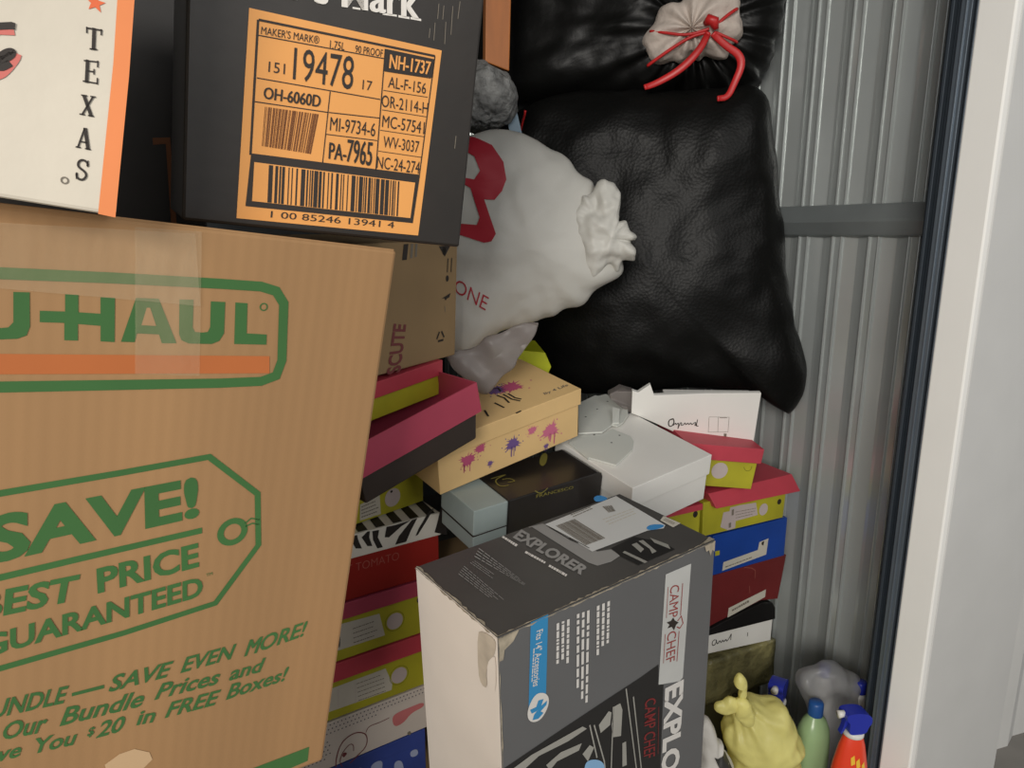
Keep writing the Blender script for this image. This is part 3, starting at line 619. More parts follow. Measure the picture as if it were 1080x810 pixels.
mb.box(x0, d[0], 0, th, th, d[2], 'pink'); mb.box(x0, d[0], d[1] - th, d[1], th, d[2], 'pink')
mb.box(x0, x0 + th, th, d[1] - th, th, d[2], 'pink'); mb.box(d[0] - th, d[0], th, d[1] - th, th, d[2], 'pink')
mb.build('box_lid_shell', t)
RL = (0.3138, 1.0065, 0.9525), (4.1300, -2.3100, 26.1100), (0.2836, 0.1830, 0.0915)
t = thing('shoe_box', RL[0], RL[1], 'lime shoe box with red lid standing inside the upturned pink lid', 'shoe box', GL_)
d = RL[2]
mb = MB(); mb.box(.06, d[0] - .014, 0.004, .09, .030, d[2] - .002, 'lime'); mb.build('box_base', t, .0012)
mb = MB(); mb.box(.055, d[0] - .009, 0, .094, d[2] - .026, d[2], 'pink2'); mb.build('lid', t, .0012)

# --- middle: cream splatter box, black sleeve box, white box
CRM = (0.5415, 1.1042, 0.8172), (9.2300, -8.6400, 4.8800), (0.3256, 0.1850, 0.1055)
def p_(mb, fm):
    F = fm['F']
    pts_ = [(0.0595, 0.0473), (0.1084, 0.0229), (0.1615, 0.0445), (0.2479, 0.0395), (0.0897, 0.0612), (0.2401, 0.0125), (0.1995, 0.0437)]
    splat(mb, F, pts_[0], .019, 'splatpink', 1); splat(mb, F, pts_[1], .0075, 'splatviolet', 2); splat(mb, F, pts_[2], .019, 'splatviolet', 3)
    splat(mb, F, [(0.2543, 0.0399)][0], .024, 'splatpink2', 4); splat(mb, F, pts_[4], .014, 'splatpink', 5, drip=False); splat(mb, F, [(0.2425, 0.0084)][0], .0075, 'splatviolet', 6)
    splat(mb, F, [(0.2075, 0.0551)][0], .013, 'splatpink2', 7, drip=False)
def l_(mb, fm):
    T = fm['T']
    c = [(0.2305, 0.0894)][0]
    splat(mb, T, c, .030, 'splatpink', 11, drip=False); splat(mb, T, [(0.1968, 0.0965)][0], .026, 'splatviolet', 12, drip=False)
    for q in ([(0.1859, 0.0778), (0.1903, 0.0603), (0.1850, 0.0380)], [(0.1981, 0.0744), (0.1979, 0.0472), (0.2055, 0.0306)], [(0.2069, 0.0704), (0.2064, 0.0467), (0.2120, 0.0352)], [(0.1639, 0.0559), (0.1659, 0.0281)], [(0.1323, 0.0436), (0.1234, 0.0198)], [(0.1928, 0.1070), (0.2070, 0.1021), (0.2009, 0.0860)]):
        stroke(mb, T, q, .004, 'ink', .0009)
    text(mb, T, 'By 4 Life', [(0.2566, 0.0179), (0.3181, 0.0185), (0.3209, 0.0307), (0.2598, 0.0290)], 'grey', bold=.01)
    flat(mb, T, [(0.1695, -0.0005), (0.1832, 0.0006), (0.1811, -0.0039), (0.1689, -0.0049)], 'ink')
shoebox((CRM), 'cream shoe box splashed with pink and violet paint marks', 'cream', 'cream', .034, None, p_, l_)

SL = (0.5721, 1.0458, 0.7232), (8.7600, -2.4400, 3.0600), (0.2912, 0.1100, 0.0827)
d = SL[2]
t = thing('shoe_box', SL[0], SL[1], 'black and gold shoe box with pale grey end under the cream splashed box', 'shoe box')
mb = MB(); mb.box(.0015, d[0] - .003, .0015, d[1], 0, d[2] - .0015, 'silver')
mb.build('box_base', t, .002)
mb = MB(); mb.box(0, .07, 0, d[1] + .001, d[2] * .42, d[2], 'silver'); mb.box(.0, .075, .0008, d[1], d[2] * .36, d[2] * .40, 'ink'); mb.build('lid', t, .0015)
mb = MB(); fm = faces(d); F = lambda u, v, e: (u, -.0012 - e, v); T = lambda u, v, e: (u, v, d[2] + .0012 + e)
mb.prism([(.0715, -.001), (d[0] - .012, -.001), (d[0] - .004, .002), (d[0] - .001, .010), (d[0] + .001, d[2] - .010), (d[0] - .003, d[2] - .002), (d[0] - .012, d[2] + .0012), (.0715, d[2] + .0012)], -.0012, d[1] + .002, 'sleeve')
text(mb, F, 'FRANCESCO', [(0.1318, 0.0720), (0.2191, 0.0667), (0.2184, 0.0729), (0.1313, 0.0791)], 'goldink', bold=.01)
stroke(mb, F, smoothpath([(0.1280, 0.0881), (0.1382, 0.0794), (0.1478, 0.0796), (0.1569, 0.0857)]), .0022, 'goldink')
stroke(mb, T, smoothpath([(0.0867, 0.0789), (0.1025, 0.0791), (0.1229, 0.0787), (0.0996, 0.0747), (0.0891, 0.0685), (0.0849, 0.0530), (0.0887, 0.0449), (0.1017, 0.0434)]), .0026, 'goldink'); stroke(mb, T, smoothpath([(0.1034, 0.0664), (0.1178, 0.0644), (0.1224, 0.0484), (0.1065, 0.0526)]), .0022, 'goldink')
flat(mb, T, smoothpath([(0.2000, 0.0816), (0.2197, 0.1042), (0.2401, 0.1171), (0.2388, 0.1039), (0.2162, 0.0791), (0.2004, 0.0696)], 2, True), 'goldink')
tag(mb.build('sleeve', t, .002), 'black gold printed sleeve')

WH = (0.8815, 0.9908, 0.7054), (9.4200, -6.2800, 3.0200), (0.2100, 0.2220, 0.1048)
def p_(mb, fm):
    smallprint(mb, fm['F'], [(0.0410, 0.0627), (0.0878, 0.0592), (0.0871, 0.0651), (0.0404, 0.0685)], 1, 'grey', 3)
t0 = shoebox((WH), 'plain white shoe box with white lid, pierced foam sheet lying on it', 'white', 'white', .045, None, p_)
d = WH[2]
t = thing('foam_sheet', WH[0], WH[1], 'torn white foam sheet with small round holes on the plain white shoe box', 'packing sheet')
mb = MB(); z0 = d[2]
def sheet(poly, z, th, slope=(0, 0)):
    c = poly[0]
    mb.prism(poly, 0, th, 'foam', lambda x, y, zz: (x, zz, z + y + slope[0] * (x - c[0]) + slope[1] * (zz - c[1])))
B_ = [(0.0418, 0.2059), (0.0857, 0.1805), (0.1182, 0.1858), (0.1274, 0.1396), (0.1178, 0.1206), (0.0907, 0.0961), (0.0310, 0.0732), (0.0223, 0.0707), (-0.0010, 0.1215), (-0.0062, 0.1192), (0.0059, 0.1924)]
A_ = [(0.1341, 0.3152), (0.1928, 0.3255), (0.1976, 0.3181), (0.2183, 0.3158), (0.2188, 0.2448), (0.1860, 0.2083), (0.1530, 0.1889), (0.1306, 0.1839), (0.1258, 0.1941), (0.0864, 0.1813), (0.0418, 0.2059)]
sheet(B_, z0 + .0012, .004); sheet(A_, z0 + .0056, .004)
for c in [(0.0691, 0.1868), (0.0753, 0.1408), (0.1104, 0.1547), (0.1029, 0.2534), (0.1483, 0.2675), (0.1938, 0.2837)]:
    flat(mb, lambda u, v, e: (u, v, e), ellipse(c, .0022, .0022, 10), 'hole', z0 + .0099 if c[1] > [(0.0436, 0.2079)][0][1] else z0 + .0056)
mb.build('sheet_body', t, .001)
mb = MB(); tb = [(0.1654, 0.2372), (0.1721, 0.2216), (0.1396, 0.1879), (0.1266, 0.1949)]
mb.prism(tb, 0, .003, 'foam', lambda x, y, zz: (x, zz, z0 + .0097 + y + .010 * (1 if (x, zz) in (tb[0], tb[1]) else 0)))
mb.build('torn_tab', t)

t = thing('tissue_scrap', (1.0489, 1.2194, 0.8962), (0, 0, -32), 'crumpled grey tissue beside the torn white lettered box', 'tissue paper')
mb = MB(); mb.prism([(-0.0291, 0.0168), (-0.0171, 0.0238), (-0.0009, 0.0274), (0.0250, 0.0238), (0.0265, -0.0169), (0.0230, -0.0325), (0.0117, -0.0226), (-0.0079, -0.0084), (-0.0274, 0.0056)], -.008, .03, 'gbag', lambda x, y, z: (x, y + .012 * math.sin(x * 130 + z * 60), z))
mb.build('tissue_body', t, .003)

# --- right stack
def olive(lrd):
    loc, rot, d = lrd
    t = thing('gift_box', loc, rot, 'olive box in crinkled clear wrap under the right hand shoe box stack', 'box')
    mb = MB(); w_ = .285; n1 = 26
    bm = bmesh.new(); bmesh.ops.create_cube(bm, size=1); bmesh.ops.subdivide_edges(bm, edges=bm.edges[:], cuts=14, use_grid_fill=True)
    for v in bm.verts:
        v.co = Vector(((v.co.x + .5) * w_, (v.co.y + .5) * d[1], (v.co.z + .5) * d[2] * .985))
        nn = noise.noise_vector(v.co * 32) * .0035; v.co += Vector((nn.x, nn.y, nn.z if .01 < v.co.z < d[2] * .9 else min(0, nn.z)))
    bm.verts.ensure_lookup_table()
    mb.add([tuple(v.co) for v in bm.verts], [tuple(v.index for v in f.verts) for f in bm.faces], 'olive', True); bm.free()
    mb.build('wrapped_body', t)
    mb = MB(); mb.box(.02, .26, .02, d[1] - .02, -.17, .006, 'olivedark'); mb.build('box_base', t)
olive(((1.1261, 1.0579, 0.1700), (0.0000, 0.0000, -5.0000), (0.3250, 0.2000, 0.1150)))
Q2 = (1.1759, 1.0536, 0.2900), (0.0000, 0.0000, -5.0000), (0.2160, 0.2000, 0.0880)
d = Q2[2]
t = thing('shoe_box', Q2[0], Q2[1], 'white shoe box with black lid and handwritten style lettering in the right stack', 'shoe box', GR_)
fm = faces(d); F = fm['F']
mb = MB(); mb.prism([(-0.0216, 0.0746), (0.2146, 0.0565), (0.2137, -0.0020), (-0.0179, 0.0228)], 0, .19, 'white')
stroke(mb, F, smoothpath([(0.0333, 0.0514), (0.0254, 0.0489), (0.0247, 0.0396), (0.0319, 0.0359), (0.0386, 0.0451), (0.0343, 0.0521), (0.0413, 0.0348), (0.0478, 0.0457), (0.0523, 0.0364), (0.0572, 0.0446), (0.0598, 0.0359), (0.0667, 0.0435), (0.0693, 0.0348), (0.0780, 0.0435), (0.0827, 0.0550), (0.0817, 0.0361)]), .002, 'ink', .0012)
stroke(mb, F, [(0.1342, 0.0413), (0.1344, 0.0308)], .0016, 'ink', .0012)
mb.build('box_base', t, .0012)
mb = MB(); mb.prism([(-0.0218, 0.0771), (0.0472, 0.0917), (0.1720, 0.1103), (0.2050, 0.1024), (0.2160, 0.0865), (0.2194, 0.0553), (-0.0213, 0.0709)], -.004, .194, 'black'); mb.build('lid', t, .0015)
MR = (1.1809, 1.0532, 0.3800), (0.0000, 0.0000, -5.0000), (0.2330, 0.2000, 0.1245)
t = thing('shoe_box', MR[0], MR[1], 'maroon shoe box with slanted white sticker under the blue box', 'shoe box', GR_)
fm = faces(MR[2]); F = fm['F']
mb = MB(); mb.prism([(-0.0367, 0.1247), (0.2369, 0.1269), (0.2214, 0.0152), (0.1665, 0.0254), (0.0419, 0.0054), (-0.0271, -0.0081)], 0, .18, 'maroon')
stroke(mb, F, [(0.1028, 0.1250), (0.1262, 0.1180), (0.1386, 0.1089), (0.1387, 0.0886)], .0018, 'crease'); stroke(mb, F, [(0.1229, 0.0736), (0.1267, 0.0537)], .0018, 'crease')
mb.build('box_base', t, .0015)
mb = MB(); flat(mb, F, [(0.0632, 0.0322), (0.1775, 0.0513), (0.1768, 0.0316), (0.0615, 0.0081)], 'paper', .0010)
smallprint(mb, F, [(0.0748, 0.0197), (0.1271, 0.0299), (0.1223, 0.0390), (0.0723, 0.0267)], 1, 'grey', 6, .0014)
mb.build('label_sticker', t)
def s_(mb, fm):
    flat(mb, fm['F'], [(0.0345, 0.0263), (0.1382, 0.0337), (0.1409, 0.0525), (0.1694, 0.0563), (0.1662, 0.0161), (0.0326, 0.0055)], 'paper'); flat(mb, fm['F'], [(0.1479, 0.0510), (0.1555, 0.0525), (0.1546, 0.0419), (0.1486, 0.0447)], 'ink', .0012)
    smallprint(mb, fm['F'], [(0.0413, 0.0105), (0.1208, 0.0169), (0.1200, 0.0248), (0.0407, 0.0182)], 1, 'grey', 6, .0012, .3)
    flat(mb, fm['F'], [(0.0074, 0.0586), (0.0203, 0.0588), (0.0212, 0.0473), (0.0083, 0.0477)], 'lime', .0010)
shoebox(((1.1838, 1.0529, 0.5065), (0.0000, 0.0000, -5.0000), (0.2260, 0.2000, 0.0990)), 'royal blue shoe box with L shaped white sticker near the corrugated wall', 'blue', 'blue', 0, GR_, None, None, (('label_sticker', s_),))
LR = (1.1525, 1.0556, 0.6080), (0.0000, 0.0000, -5.0000), (0.2465, 0.2000, 0.1015)
d = LR[2]; fm = faces(d); F = fm['F']
t = thing('shoe_box', LR[0], LR[1], 'wide lime shoe box with flared red lid resting on the blue box', 'shoe box', GR_)
mb = MB(); mb.prism([(-0.0031, 0.0809), (0.2456, 0.0702), (0.2422, -0.0012), (-0.0005, 0.0007)], 0, .18, 'lime')
flat(mb, F, ellipse([(0.2256, 0.0409)][0], .0065, .0068, 18), 'ink'); mb.build('box_base', t, .0012)
mb = MB()
fq = [(0.0060, 0.1005), (0.2553, 0.1047), (0.2742, 0.0636), (0.0206, 0.0677)]
mb.hexa([(fq[3][0], -.016, fq[3][1]), (fq[2][0], -.016, fq[2][1]), (fq[2][0] - .006, .19, fq[2][1]), (fq[3][0], .19, fq[3][1]),
         (fq[0][0], -.003, fq[0][1]), (fq[1][0], -.003, fq[1][1]), (fq[1][0], .18, fq[1][1]), (fq[0][0], .18, fq[0][1])], 'pink2')
stroke(mb, fm['T'], [(.17, .105), (.215, .105)], .006, 'rose', .004)
mb.build('lid', t, .0012)
mb = MB()
flat(mb, F, [(0.0556, 0.0469), (0.0736, 0.0464), (0.0746, 0.0550), (0.1035, 0.0554), (0.1519, 0.0524), (0.1606, 0.0208), (0.0941, 0.0189), (0.0937, 0.0027), (0.0739, 0.0008), (0.0496, 0.0131)], 'lilac')
smallprint(mb, F, [(0.0935, 0.0249), (0.1565, 0.0246), (0.1508, 0.0436), (0.0898, 0.0462)], 3, 'grey', 2, .0012, .2); flat(mb, F, [(0.0795, 0.0482), (0.0859, 0.0493), (0.0861, 0.0352), (0.0800, 0.0349)], 'grey', .0012); flat(mb, F, [(0.0732, 0.0177), (0.0803, 0.0187), (0.0806, 0.0068), (0.0741, 0.0066)], 'grey', .0012)
mb.build('label_sticker', t)
mb = MB(); flat(mb, F, ellipse([(0.1766, 0.0313)][0], .0135, .0145, 22), 'lilac', .0009); mb.build('round_sticker', t)
SM = (0.9866, 1.0701, 0.6080), (0.0000, 0.0000, -5.0000), (0.1560, 0.2000, 0.0800)
def b_(mb, fm): flat(mb, fm['F'], ellipse([(0.1420, 0.0580)][0], .0065, .0075, 18), 'ink')
shoebox((SM), 'lime shoe box with thin red lid tucked under the plain white box', 'lime', 'pink2', .014, None, b_)
RR = (1.1020, 1.0807, 0.7328), (3.2900, 7.2900, -23.4800), (0.1700, 0.1700, 0.0960)
d = RR[2]
def b_(mb, fm):
    stroke(mb, fm['F'], smoothpath([(0.1353, 0.0503), (0.1392, 0.0434), (0.1469, 0.0411), (0.1530, 0.0459), (0.1533, 0.0531)]), .0013, 'limed')
def s_(mb, fm):
    flat(mb, fm['F'], ellipse([(0.0819, 0.0376)][0], .0185, .0185, 28), 'lilac')
shoebox((RR[0], RR[1], (d[0] - .006, d[1], d[2])), 'small lime shoe box with red lid and round sticker under the torn white box', 'lime', 'pink2', .034, None, b_, None, (('round_sticker', s_),), over=.006)

QP = (1.0480, 1.2070, 0.8123), (11.0700, 0.4500, -33.1500), (0.2883, 0.0700, 0.1133)
d = QP[2]; fm = faces(d); F = fm['F']
t = thing('shoe_box', QP[0], QP[1], 'torn white shoe box with handwritten style lettering under the black bag', 'shoe box')
mb = MB(); tp = [(0.0128, 0.0610), (0.0110, 0.1159), (0.0236, 0.1115), (0.0487, 0.1310), (0.0590, 0.1052), (0.1709, 0.1113), (0.2888, 0.1140), (0.2886, -0.0116), (0.1455, -0.0007), (0.0645, 0.0384), (0.0192, 0.0587)]
mb.prism(tp, 0, .012, 'white')
mb.box(.09, d[0] - .004, .012, d[1], 0.030, d[2] * .78, 'white')
stroke(mb, F, smoothpath([(0.1060, 0.0496), (0.0981, 0.0479), (0.0950, 0.0403), (0.0975, 0.0306), (0.1040, 0.0307), (0.1084, 0.0411), (0.1049, 0.0501), (0.1004, 0.0465)]), .0024, 'ink')
stroke(mb, F, smoothpath([(0.1070, 0.0329), (0.1112, 0.0399), (0.1129, 0.0339), (0.1172, 0.0400), (0.1186, 0.0340), (0.1172, 0.0229), (0.1195, 0.0321), (0.1220, 0.0407), (0.1254, 0.0383), (0.1232, 0.0334), (0.1285, 0.0341), (0.1319, 0.0408), (0.1339, 0.0342), (0.1382, 0.0403), (0.1407, 0.0343), (0.1446, 0.0410), (0.1469, 0.0344), (0.1522, 0.0405), (0.1559, 0.0412), (0.1535, 0.0333), (0.1571, 0.0345), (0.1590, 0.0527), (0.1568, 0.0321), (0.1622, 0.0322)], 1), .0018, 'ink')
q = [(0.1831, 0.0552), (0.2268, 0.0549), (0.2286, 0.0185), (0.1854, 0.0178)]
stroke(mb, F, q, .0007, 'grey', closed=True); stroke(mb, F, [(0.2032, 0.0555), (0.2062, 0.0181)], .0007, 'grey'); stroke(mb, F, [(0.2061, 0.0534), (0.2222, 0.0537)], .0012, 'grey')
smallprint(mb, F, [(0.1136, 0.0084), (0.1846, 0.0049), (0.1839, 0.0110), (0.1129, 0.0155)], 2, 'grey', 4, .0008, .25); flat(mb, F, [(0.2201, 0.0147), (0.2264, 0.0141), (0.2269, 0.0055), (0.2209, 0.0061)], 'grey'); flat(mb, F, [(0.1990, 0.0097), (0.2113, 0.0090), (0.2116, 0.0065), (0.1993, 0.0073)], 'grey')
mb.build('box_base', t, .001)

# hidden carton that carries the middle of the pile
t = thing('storage_carton', (.60, 1.06, 0), (0, 0, 0), 'plain brown carton standing behind the camp stove box', 'carton')
mb = MB(); mb.box(0, .36, 0, .30, 0, .60, 'kraft2'); mb.build('carton_body', t, .003)

# ------------------------------------------------------------------ camp stove box
CP = (0.4152, 0.6563, 0.0000), (2.0700, -3.1500, 3.2300), (0.3571, 0.1867, 0.8500)
d = CP[2]; fm = faces(d); F = fm['F']; T = fm['T']; L = fm['L']
t = thing('stove_box', CP[0], CP[1], 'tall charcoal camp stove carton with white side and silver panel in front', 'product box')
mb = MB()
p = [(0, 0, 0), (d[0], 0, 0), (d[0], d[1], 0), (0, d[1], 0), (0, 0, d[2]), (d[0], 0, d[2]), (d[0], d[1], d[2]), (0, d[1], d[2])]
mb.add(p, [(0, 1, 5, 4), (1, 2, 6, 5), (2, 3, 7, 6)], 'camp'); mb.add(p, [(4, 5, 6, 7)], 'campdark'); mb.add(p, [(3, 0, 4, 7), (3, 2, 1, 0)], 'campside')
e2 = .0011
flat(mb, F, [(0.2626, 0.8323), (0.3108, 0.8310), (0.3053, 0.6543), (0.2989, 0.6514), (0.2569, 0.6657)], 'campsilver')
text(mb, F, 'CAMP', [(0.2717, 0.8118), (0.2709, 0.7629), (0.2884, 0.7602), (0.2891, 0.8085)], 'campred', e2, bold=.0); text(mb, F, 'CHEF', [(0.2699, 0.7416), (0.2688, 0.6937), (0.2866, 0.6914), (0.2874, 0.7392)], 'campred', e2, bold=.0)
stroke(mb, F, [(0.2954, 0.8072), (0.2941, 0.7590)], .0014, 'campred', e2); stroke(mb, F, [(0.2927, 0.7347), (0.2911, 0.6876)], .0014, 'campred', e2); stroke(mb, F, [(0.2676, 0.8122), (0.2666, 0.7658)], .001, 'campred', e2); stroke(mb, F, [(0.2657, 0.7417), (0.2645, 0.6968)], .001, 'campred', e2)
flat(mb, F, [(0.2676, 0.7587), (0.2759, 0.7580), (0.2799, 0.7614), (0.2830, 0.7557), (0.2911, 0.7489), (0.2863, 0.7476), (0.2825, 0.7402), (0.2779, 0.7477), (0.2695, 0.7490), (0.2734, 0.7529)], 'ink', e2)
stroke(mb, F, [(0.2888, 0.7521), (0.2956, 0.7572), (0.2999, 0.7442), (0.2938, 0.7388), (0.2879, 0.7435)], .0016, 'campred', e2)
text(mb, F, 'EXPLORER', [(0.2694, 0.6538), (0.2681, 0.4188), (0.3054, 0.4064), (0.3077, 0.6514)], 'smalltext', e2, bold=.04)
flat(mb, F, [(0.0451, 0.8510), (0.0700, 0.8513), (0.0653, 0.7417), (0.0597, 0.7301), (0.0395, 0.7328)], 'campblue')
text(mb, F, 'Fits 14" Accessories', [(0.0526, 0.8366), (0.0459, 0.7648), (0.0560, 0.7625), (0.0624, 0.8362)], 'smalltext', e2, bold=.01)
smallprint(mb, F, [(0.0475, 0.8157), (0.0433, 0.7661), (0.0454, 0.7656), (0.0501, 0.8155)], 1, 'smalltext', 8, e2)
flat(mb, F, smoothpath([(0.0494, 0.7536), (0.0622, 0.7494), (0.0696, 0.7396), (0.0684, 0.7258), (0.0573, 0.7128), (0.0444, 0.7154), (0.0372, 0.7253), (0.0386, 0.7398)], 2, True), 'smalltext', e2)
for q in ([(0.0411, 0.7355), (0.0501, 0.7350), (0.0535, 0.7425), (0.0610, 0.7408), (0.0576, 0.7333), (0.0500, 0.7289), (0.0436, 0.7291)], [(0.0554, 0.7323), (0.0663, 0.7361), (0.0651, 0.7305), (0.0564, 0.7257), (0.0607, 0.7214), (0.0530, 0.7171), (0.0445, 0.7194), (0.0467, 0.7255)]): flat(mb, F, q, 'campblue', .0015)
smallprint(mb, F, [(0.0804, 0.8345), (0.0792, 0.7656), (0.1020, 0.7610), (0.1038, 0.8326)], 3, 'smalltext', 1, e2, .5)
smallprint(mb, F, [(0.1110, 0.8346), (0.1105, 0.7044), (0.1323, 0.7015), (0.1348, 0.8319)], 3, 'smalltext', 2, e2, .5)
smallprint(mb, F, [(0.1423, 0.8329), (0.1425, 0.7632), (0.1666, 0.7577), (0.1677, 0.8319)], 3, 'smalltext', 3, e2, .5)
flat(mb, F, [(-0.0302, 0.6614), (0.0014, 0.6728), (0.0869, 0.6819), (0.1704, 0.6897), (0.2218, 0.6939), (0.2554, 0.6987), (0.2568, 0.6669), (0.2669, 0.6609), (0.2669, 0.6012), (0.2679, 0.4222), (-0.0329, 0.5998)], 'campblack')
for q in ([(0.0011, 0.6636), (0.0424, 0.6704), (0.1218, 0.6693), (0.1290, 0.6622), (0.0983, 0.6595), (0.0531, 0.6628), (0.0206, 0.6522)], [(0.0639, 0.6432), (0.0867, 0.6494), (0.1207, 0.6445), (0.1159, 0.6359), (0.0808, 0.6390), (0.0694, 0.6318)], [(0.1491, 0.6571), (0.1657, 0.6698), (0.1708, 0.6655), (0.1686, 0.6469), (0.1524, 0.6430)],
          [(0.1745, 0.6721), (0.1859, 0.6719), (0.1901, 0.6596), (0.1885, 0.6190), (0.1729, 0.6251), (0.1712, 0.6455)], [(0.1914, 0.6057), (0.1980, 0.6051), (0.2005, 0.5650), (0.1924, 0.5666)], [(0.1219, 0.6270), (0.1340, 0.6343), (0.1414, 0.6263), (0.1311, 0.6104)]): flat(mb, F, q, 'campgrey', e2)
for q in ([(0.2094, 0.6704), (0.2285, 0.5427), (0.2327, 0.4837)], [(0.1411, 0.6614), (0.1594, 0.5943), (0.1652, 0.5495)], [(0.1338, 0.6652), (0.1466, 0.6074)], [(0.1738, 0.6724), (0.1709, 0.5218)], [(0.1958, 0.6895), (0.2291, 0.4859)]): stroke(mb, F, q, .002, 'campgrey', e2)
flat(mb, F, smoothpath([(0.1244, 0.6028), (0.1293, 0.6126), (0.1466, 0.6051), (0.1594, 0.5914), (0.1630, 0.5687), (0.1282, 0.5833)], 2, True), 'knob', e2)
text(mb, F, 'CAMP CHEF', [(0.2313, 0.6538), (0.2322, 0.5554), (0.2550, 0.5493), (0.2521, 0.6493)], 'darkred', e2, bold=.01); stroke(mb, F, [(0.2585, 0.6295), (0.2607, 0.5492)], .001, 'darkred', e2)
text(mb, T, 'EXPLORER', [(0.1430, 0.1729), (0.1544, 0.0410), (0.1749, 0.0450), (0.1675, 0.1851)], 'toptext', e2, bold=.04)
for q, sd in (([(0.1310, 0.1822), (0.1312, 0.1421), (0.1380, 0.1462), (0.1360, 0.1850)], 1), ([(0.1308, 0.1286), (0.1348, 0.0902), (0.1397, 0.0936), (0.1363, 0.1319)], 2), ([(0.1343, 0.0820), (0.1371, 0.0416), (0.1430, 0.0451), (0.1396, 0.0850)], 3)): smallprint(mb, T, q, 1, 'whiteink', sd, e2, .8)
flat(mb, T, [(0.1835, 0.1839), (0.2019, 0.1801), (0.2015, 0.1193), (0.2103, 0.0731), (0.2287, 0.0665), (0.2267, 0.0468), (0.2066, 0.0426), (0.1863, 0.0461), (0.1823, 0.0592)], 'toptext', .0007)
smallprint(mb, T, [(0.0726, 0.1609), (0.0844, 0.0652), (0.0896, 0.0676), (0.0934, 0.1792)], 4, 'toptext', 5, e2, .35); smallprint(mb, T, [(0.0336, 0.1374), (0.0356, 0.0531), (0.0485, 0.0552), (0.0523, 0.1510)], 5, 'toptext', 6, e2, .3); smallprint(mb, T, [(0.0600, 0.1523), (0.0620, 0.1020), (0.0714, 0.1083), (0.0702, 0.1517)], 3, 'toptext', 9, e2, .3)
flat(mb, T, [(0.2307, 0.0688), (0.2768, 0.0729), (0.2970, 0.0369), (0.2953, 0.0148), (0.2284, 0.0150), (0.2259, 0.0460)], 'campblack', .0007)
for q in ([(0.2343, 0.0506), (0.2396, 0.0519), (0.2436, 0.0139), (0.2380, 0.0133)], [(0.2727, 0.0599), (0.2798, 0.0584), (0.2719, 0.0253), (0.2629, 0.0247), (0.2692, 0.0351)], [(0.2917, 0.0572), (0.2973, 0.0288), (0.2906, 0.0185), (0.2865, 0.0436)], [(0.2588, 0.0587), (0.2676, 0.0582), (0.2632, 0.0397), (0.2533, 0.0360)]): flat(mb, T, q, 'campgrey', e2)
stroke(mb, T, [(0.1789, 0.1831), (0.2005, 0.1794), (0.2035, 0.1726)], .002, 'toptext', e2)
mb.build('carton_body', t)
mb = MB()
flat(mb, T, [(0.2027, 0.1759), (0.3459, 0.1825), (0.3347, 0.0693), (0.3257, 0.0642), (0.3034, 0.0731), (0.2042, 0.0763)], 'shiplabel', .0014); e3 = .0019
barcode(mb, T, [(0.2079, 0.0935), (0.2421, 0.0925), (0.2455, 0.1622), (0.2111, 0.1623)], 'grey', 3, e=e3)
stroke(mb, T, [(0.2018, 0.1678), (0.2067, 0.0851)], .0012, 'ink', e3); smallprint(mb, T, [(0.2496, 0.1774), (0.2958, 0.1795), (0.2960, 0.1696), (0.2479, 0.1649)], 2, 'grey', 4, e3, .4)
barcode(mb, T, [(0.3044, 0.1678), (0.3186, 0.1616), (0.3101, 0.1441), (0.2981, 0.1469)], 'grey', 12, e=e3); smallprint(mb, T, [(0.2766, 0.1379), (0.3386, 0.1362), (0.3385, 0.1171), (0.2726, 0.1143)], 3, 'paper', 4, e3, .3)
smallprint(mb, T, [(0.2011, 0.1228), (0.2028, 0.1006), (0.2072, 0.1020), (0.2056, 0.1242)], 1, 'ink', 7, e3, .7)
flat(mb, T, smoothpath([(0.3141, 0.1993), (0.3264, 0.2011), (0.3311, 0.1880), (0.3270, 0.1810), (0.3135, 0.1815), (0.3067, 0.1868)], 1, True), 'bluepatch', e3); flat(mb, T, smoothpath([(0.3072, 0.0804), (0.3198, 0.0827), (0.3337, 0.0718), (0.3287, 0.0662), (0.3153, 0.0672), (0.3046, 0.0721)], 1, True), 'bluepatch', e3)
flat(mb, T, [(0.3396, 0.0841), (0.3534, 0.0906), (0.3557, 0.0599), (0.3382, 0.0579)], 'paper', .0015); smallprint(mb, T, [(0.3429, 0.0815), (0.3443, 0.0601), (0.3509, 0.0619), (0.3507, 0.0844)], 2, 'grey', 4, e3, .4)
tag(mb.build('shipping_label', t), 'white shipping label on top')
mb = MB()          # scuffed corners and torn face paper
rnd = random.Random(5)
def edge(fa, fb, a, b, n, wmax, mat):
    for k in range(n):
        u0 = rnd.random(); l = rnd.uniform(.01, .05)
        for fmx, sgn in ((fa, 1), (fb, 1)):
            q0 = bil((a[0], a[1], a[1], a[0]), 0, 0)
    return
def rag(fmx, P0, P1, nrm, n, wmax, mat, seed):
    r_ = random.Random(seed); pts_ = []
    for k in range(n + 1):
        u = k / n; pts_.append((P0[0] + (P1[0] - P0[0]) * u, P0[1] + (P1[1] - P0[1]) * u))
    up_ = [(x + nrm[0] * w2, y + nrm[1] * w2) for (x, y), w2 in zip(pts_, [r_.uniform(.0005, wmax) * (1 if r_.random() > .45 else .3) for _ in pts_])]
    flat(mb, fmx, pts_ + up_[::-1], mat, .0013)
rag(T, (0, .0003), (d[0], .0003), (0, 1), 60, .0035, 'scuff', 1); rag(F, (0, d[2] - .0003), (d[0], d[2] - .0003), (0, -1), 60, .0028, 'scuff', 2)
rag(T, (.0003, 0), (.0003, d[1]), (1, 0), 30, .004, 'scuff', 3); rag(L, (0, d[2] - .0003), (d[1], d[2] - .0003), (0, -1), 30, .003, 'scuff', 4)
rag(F, (.0003, .2), (.0003, d[2]), (1, 0), 50, .0022, 'scuff', 6)
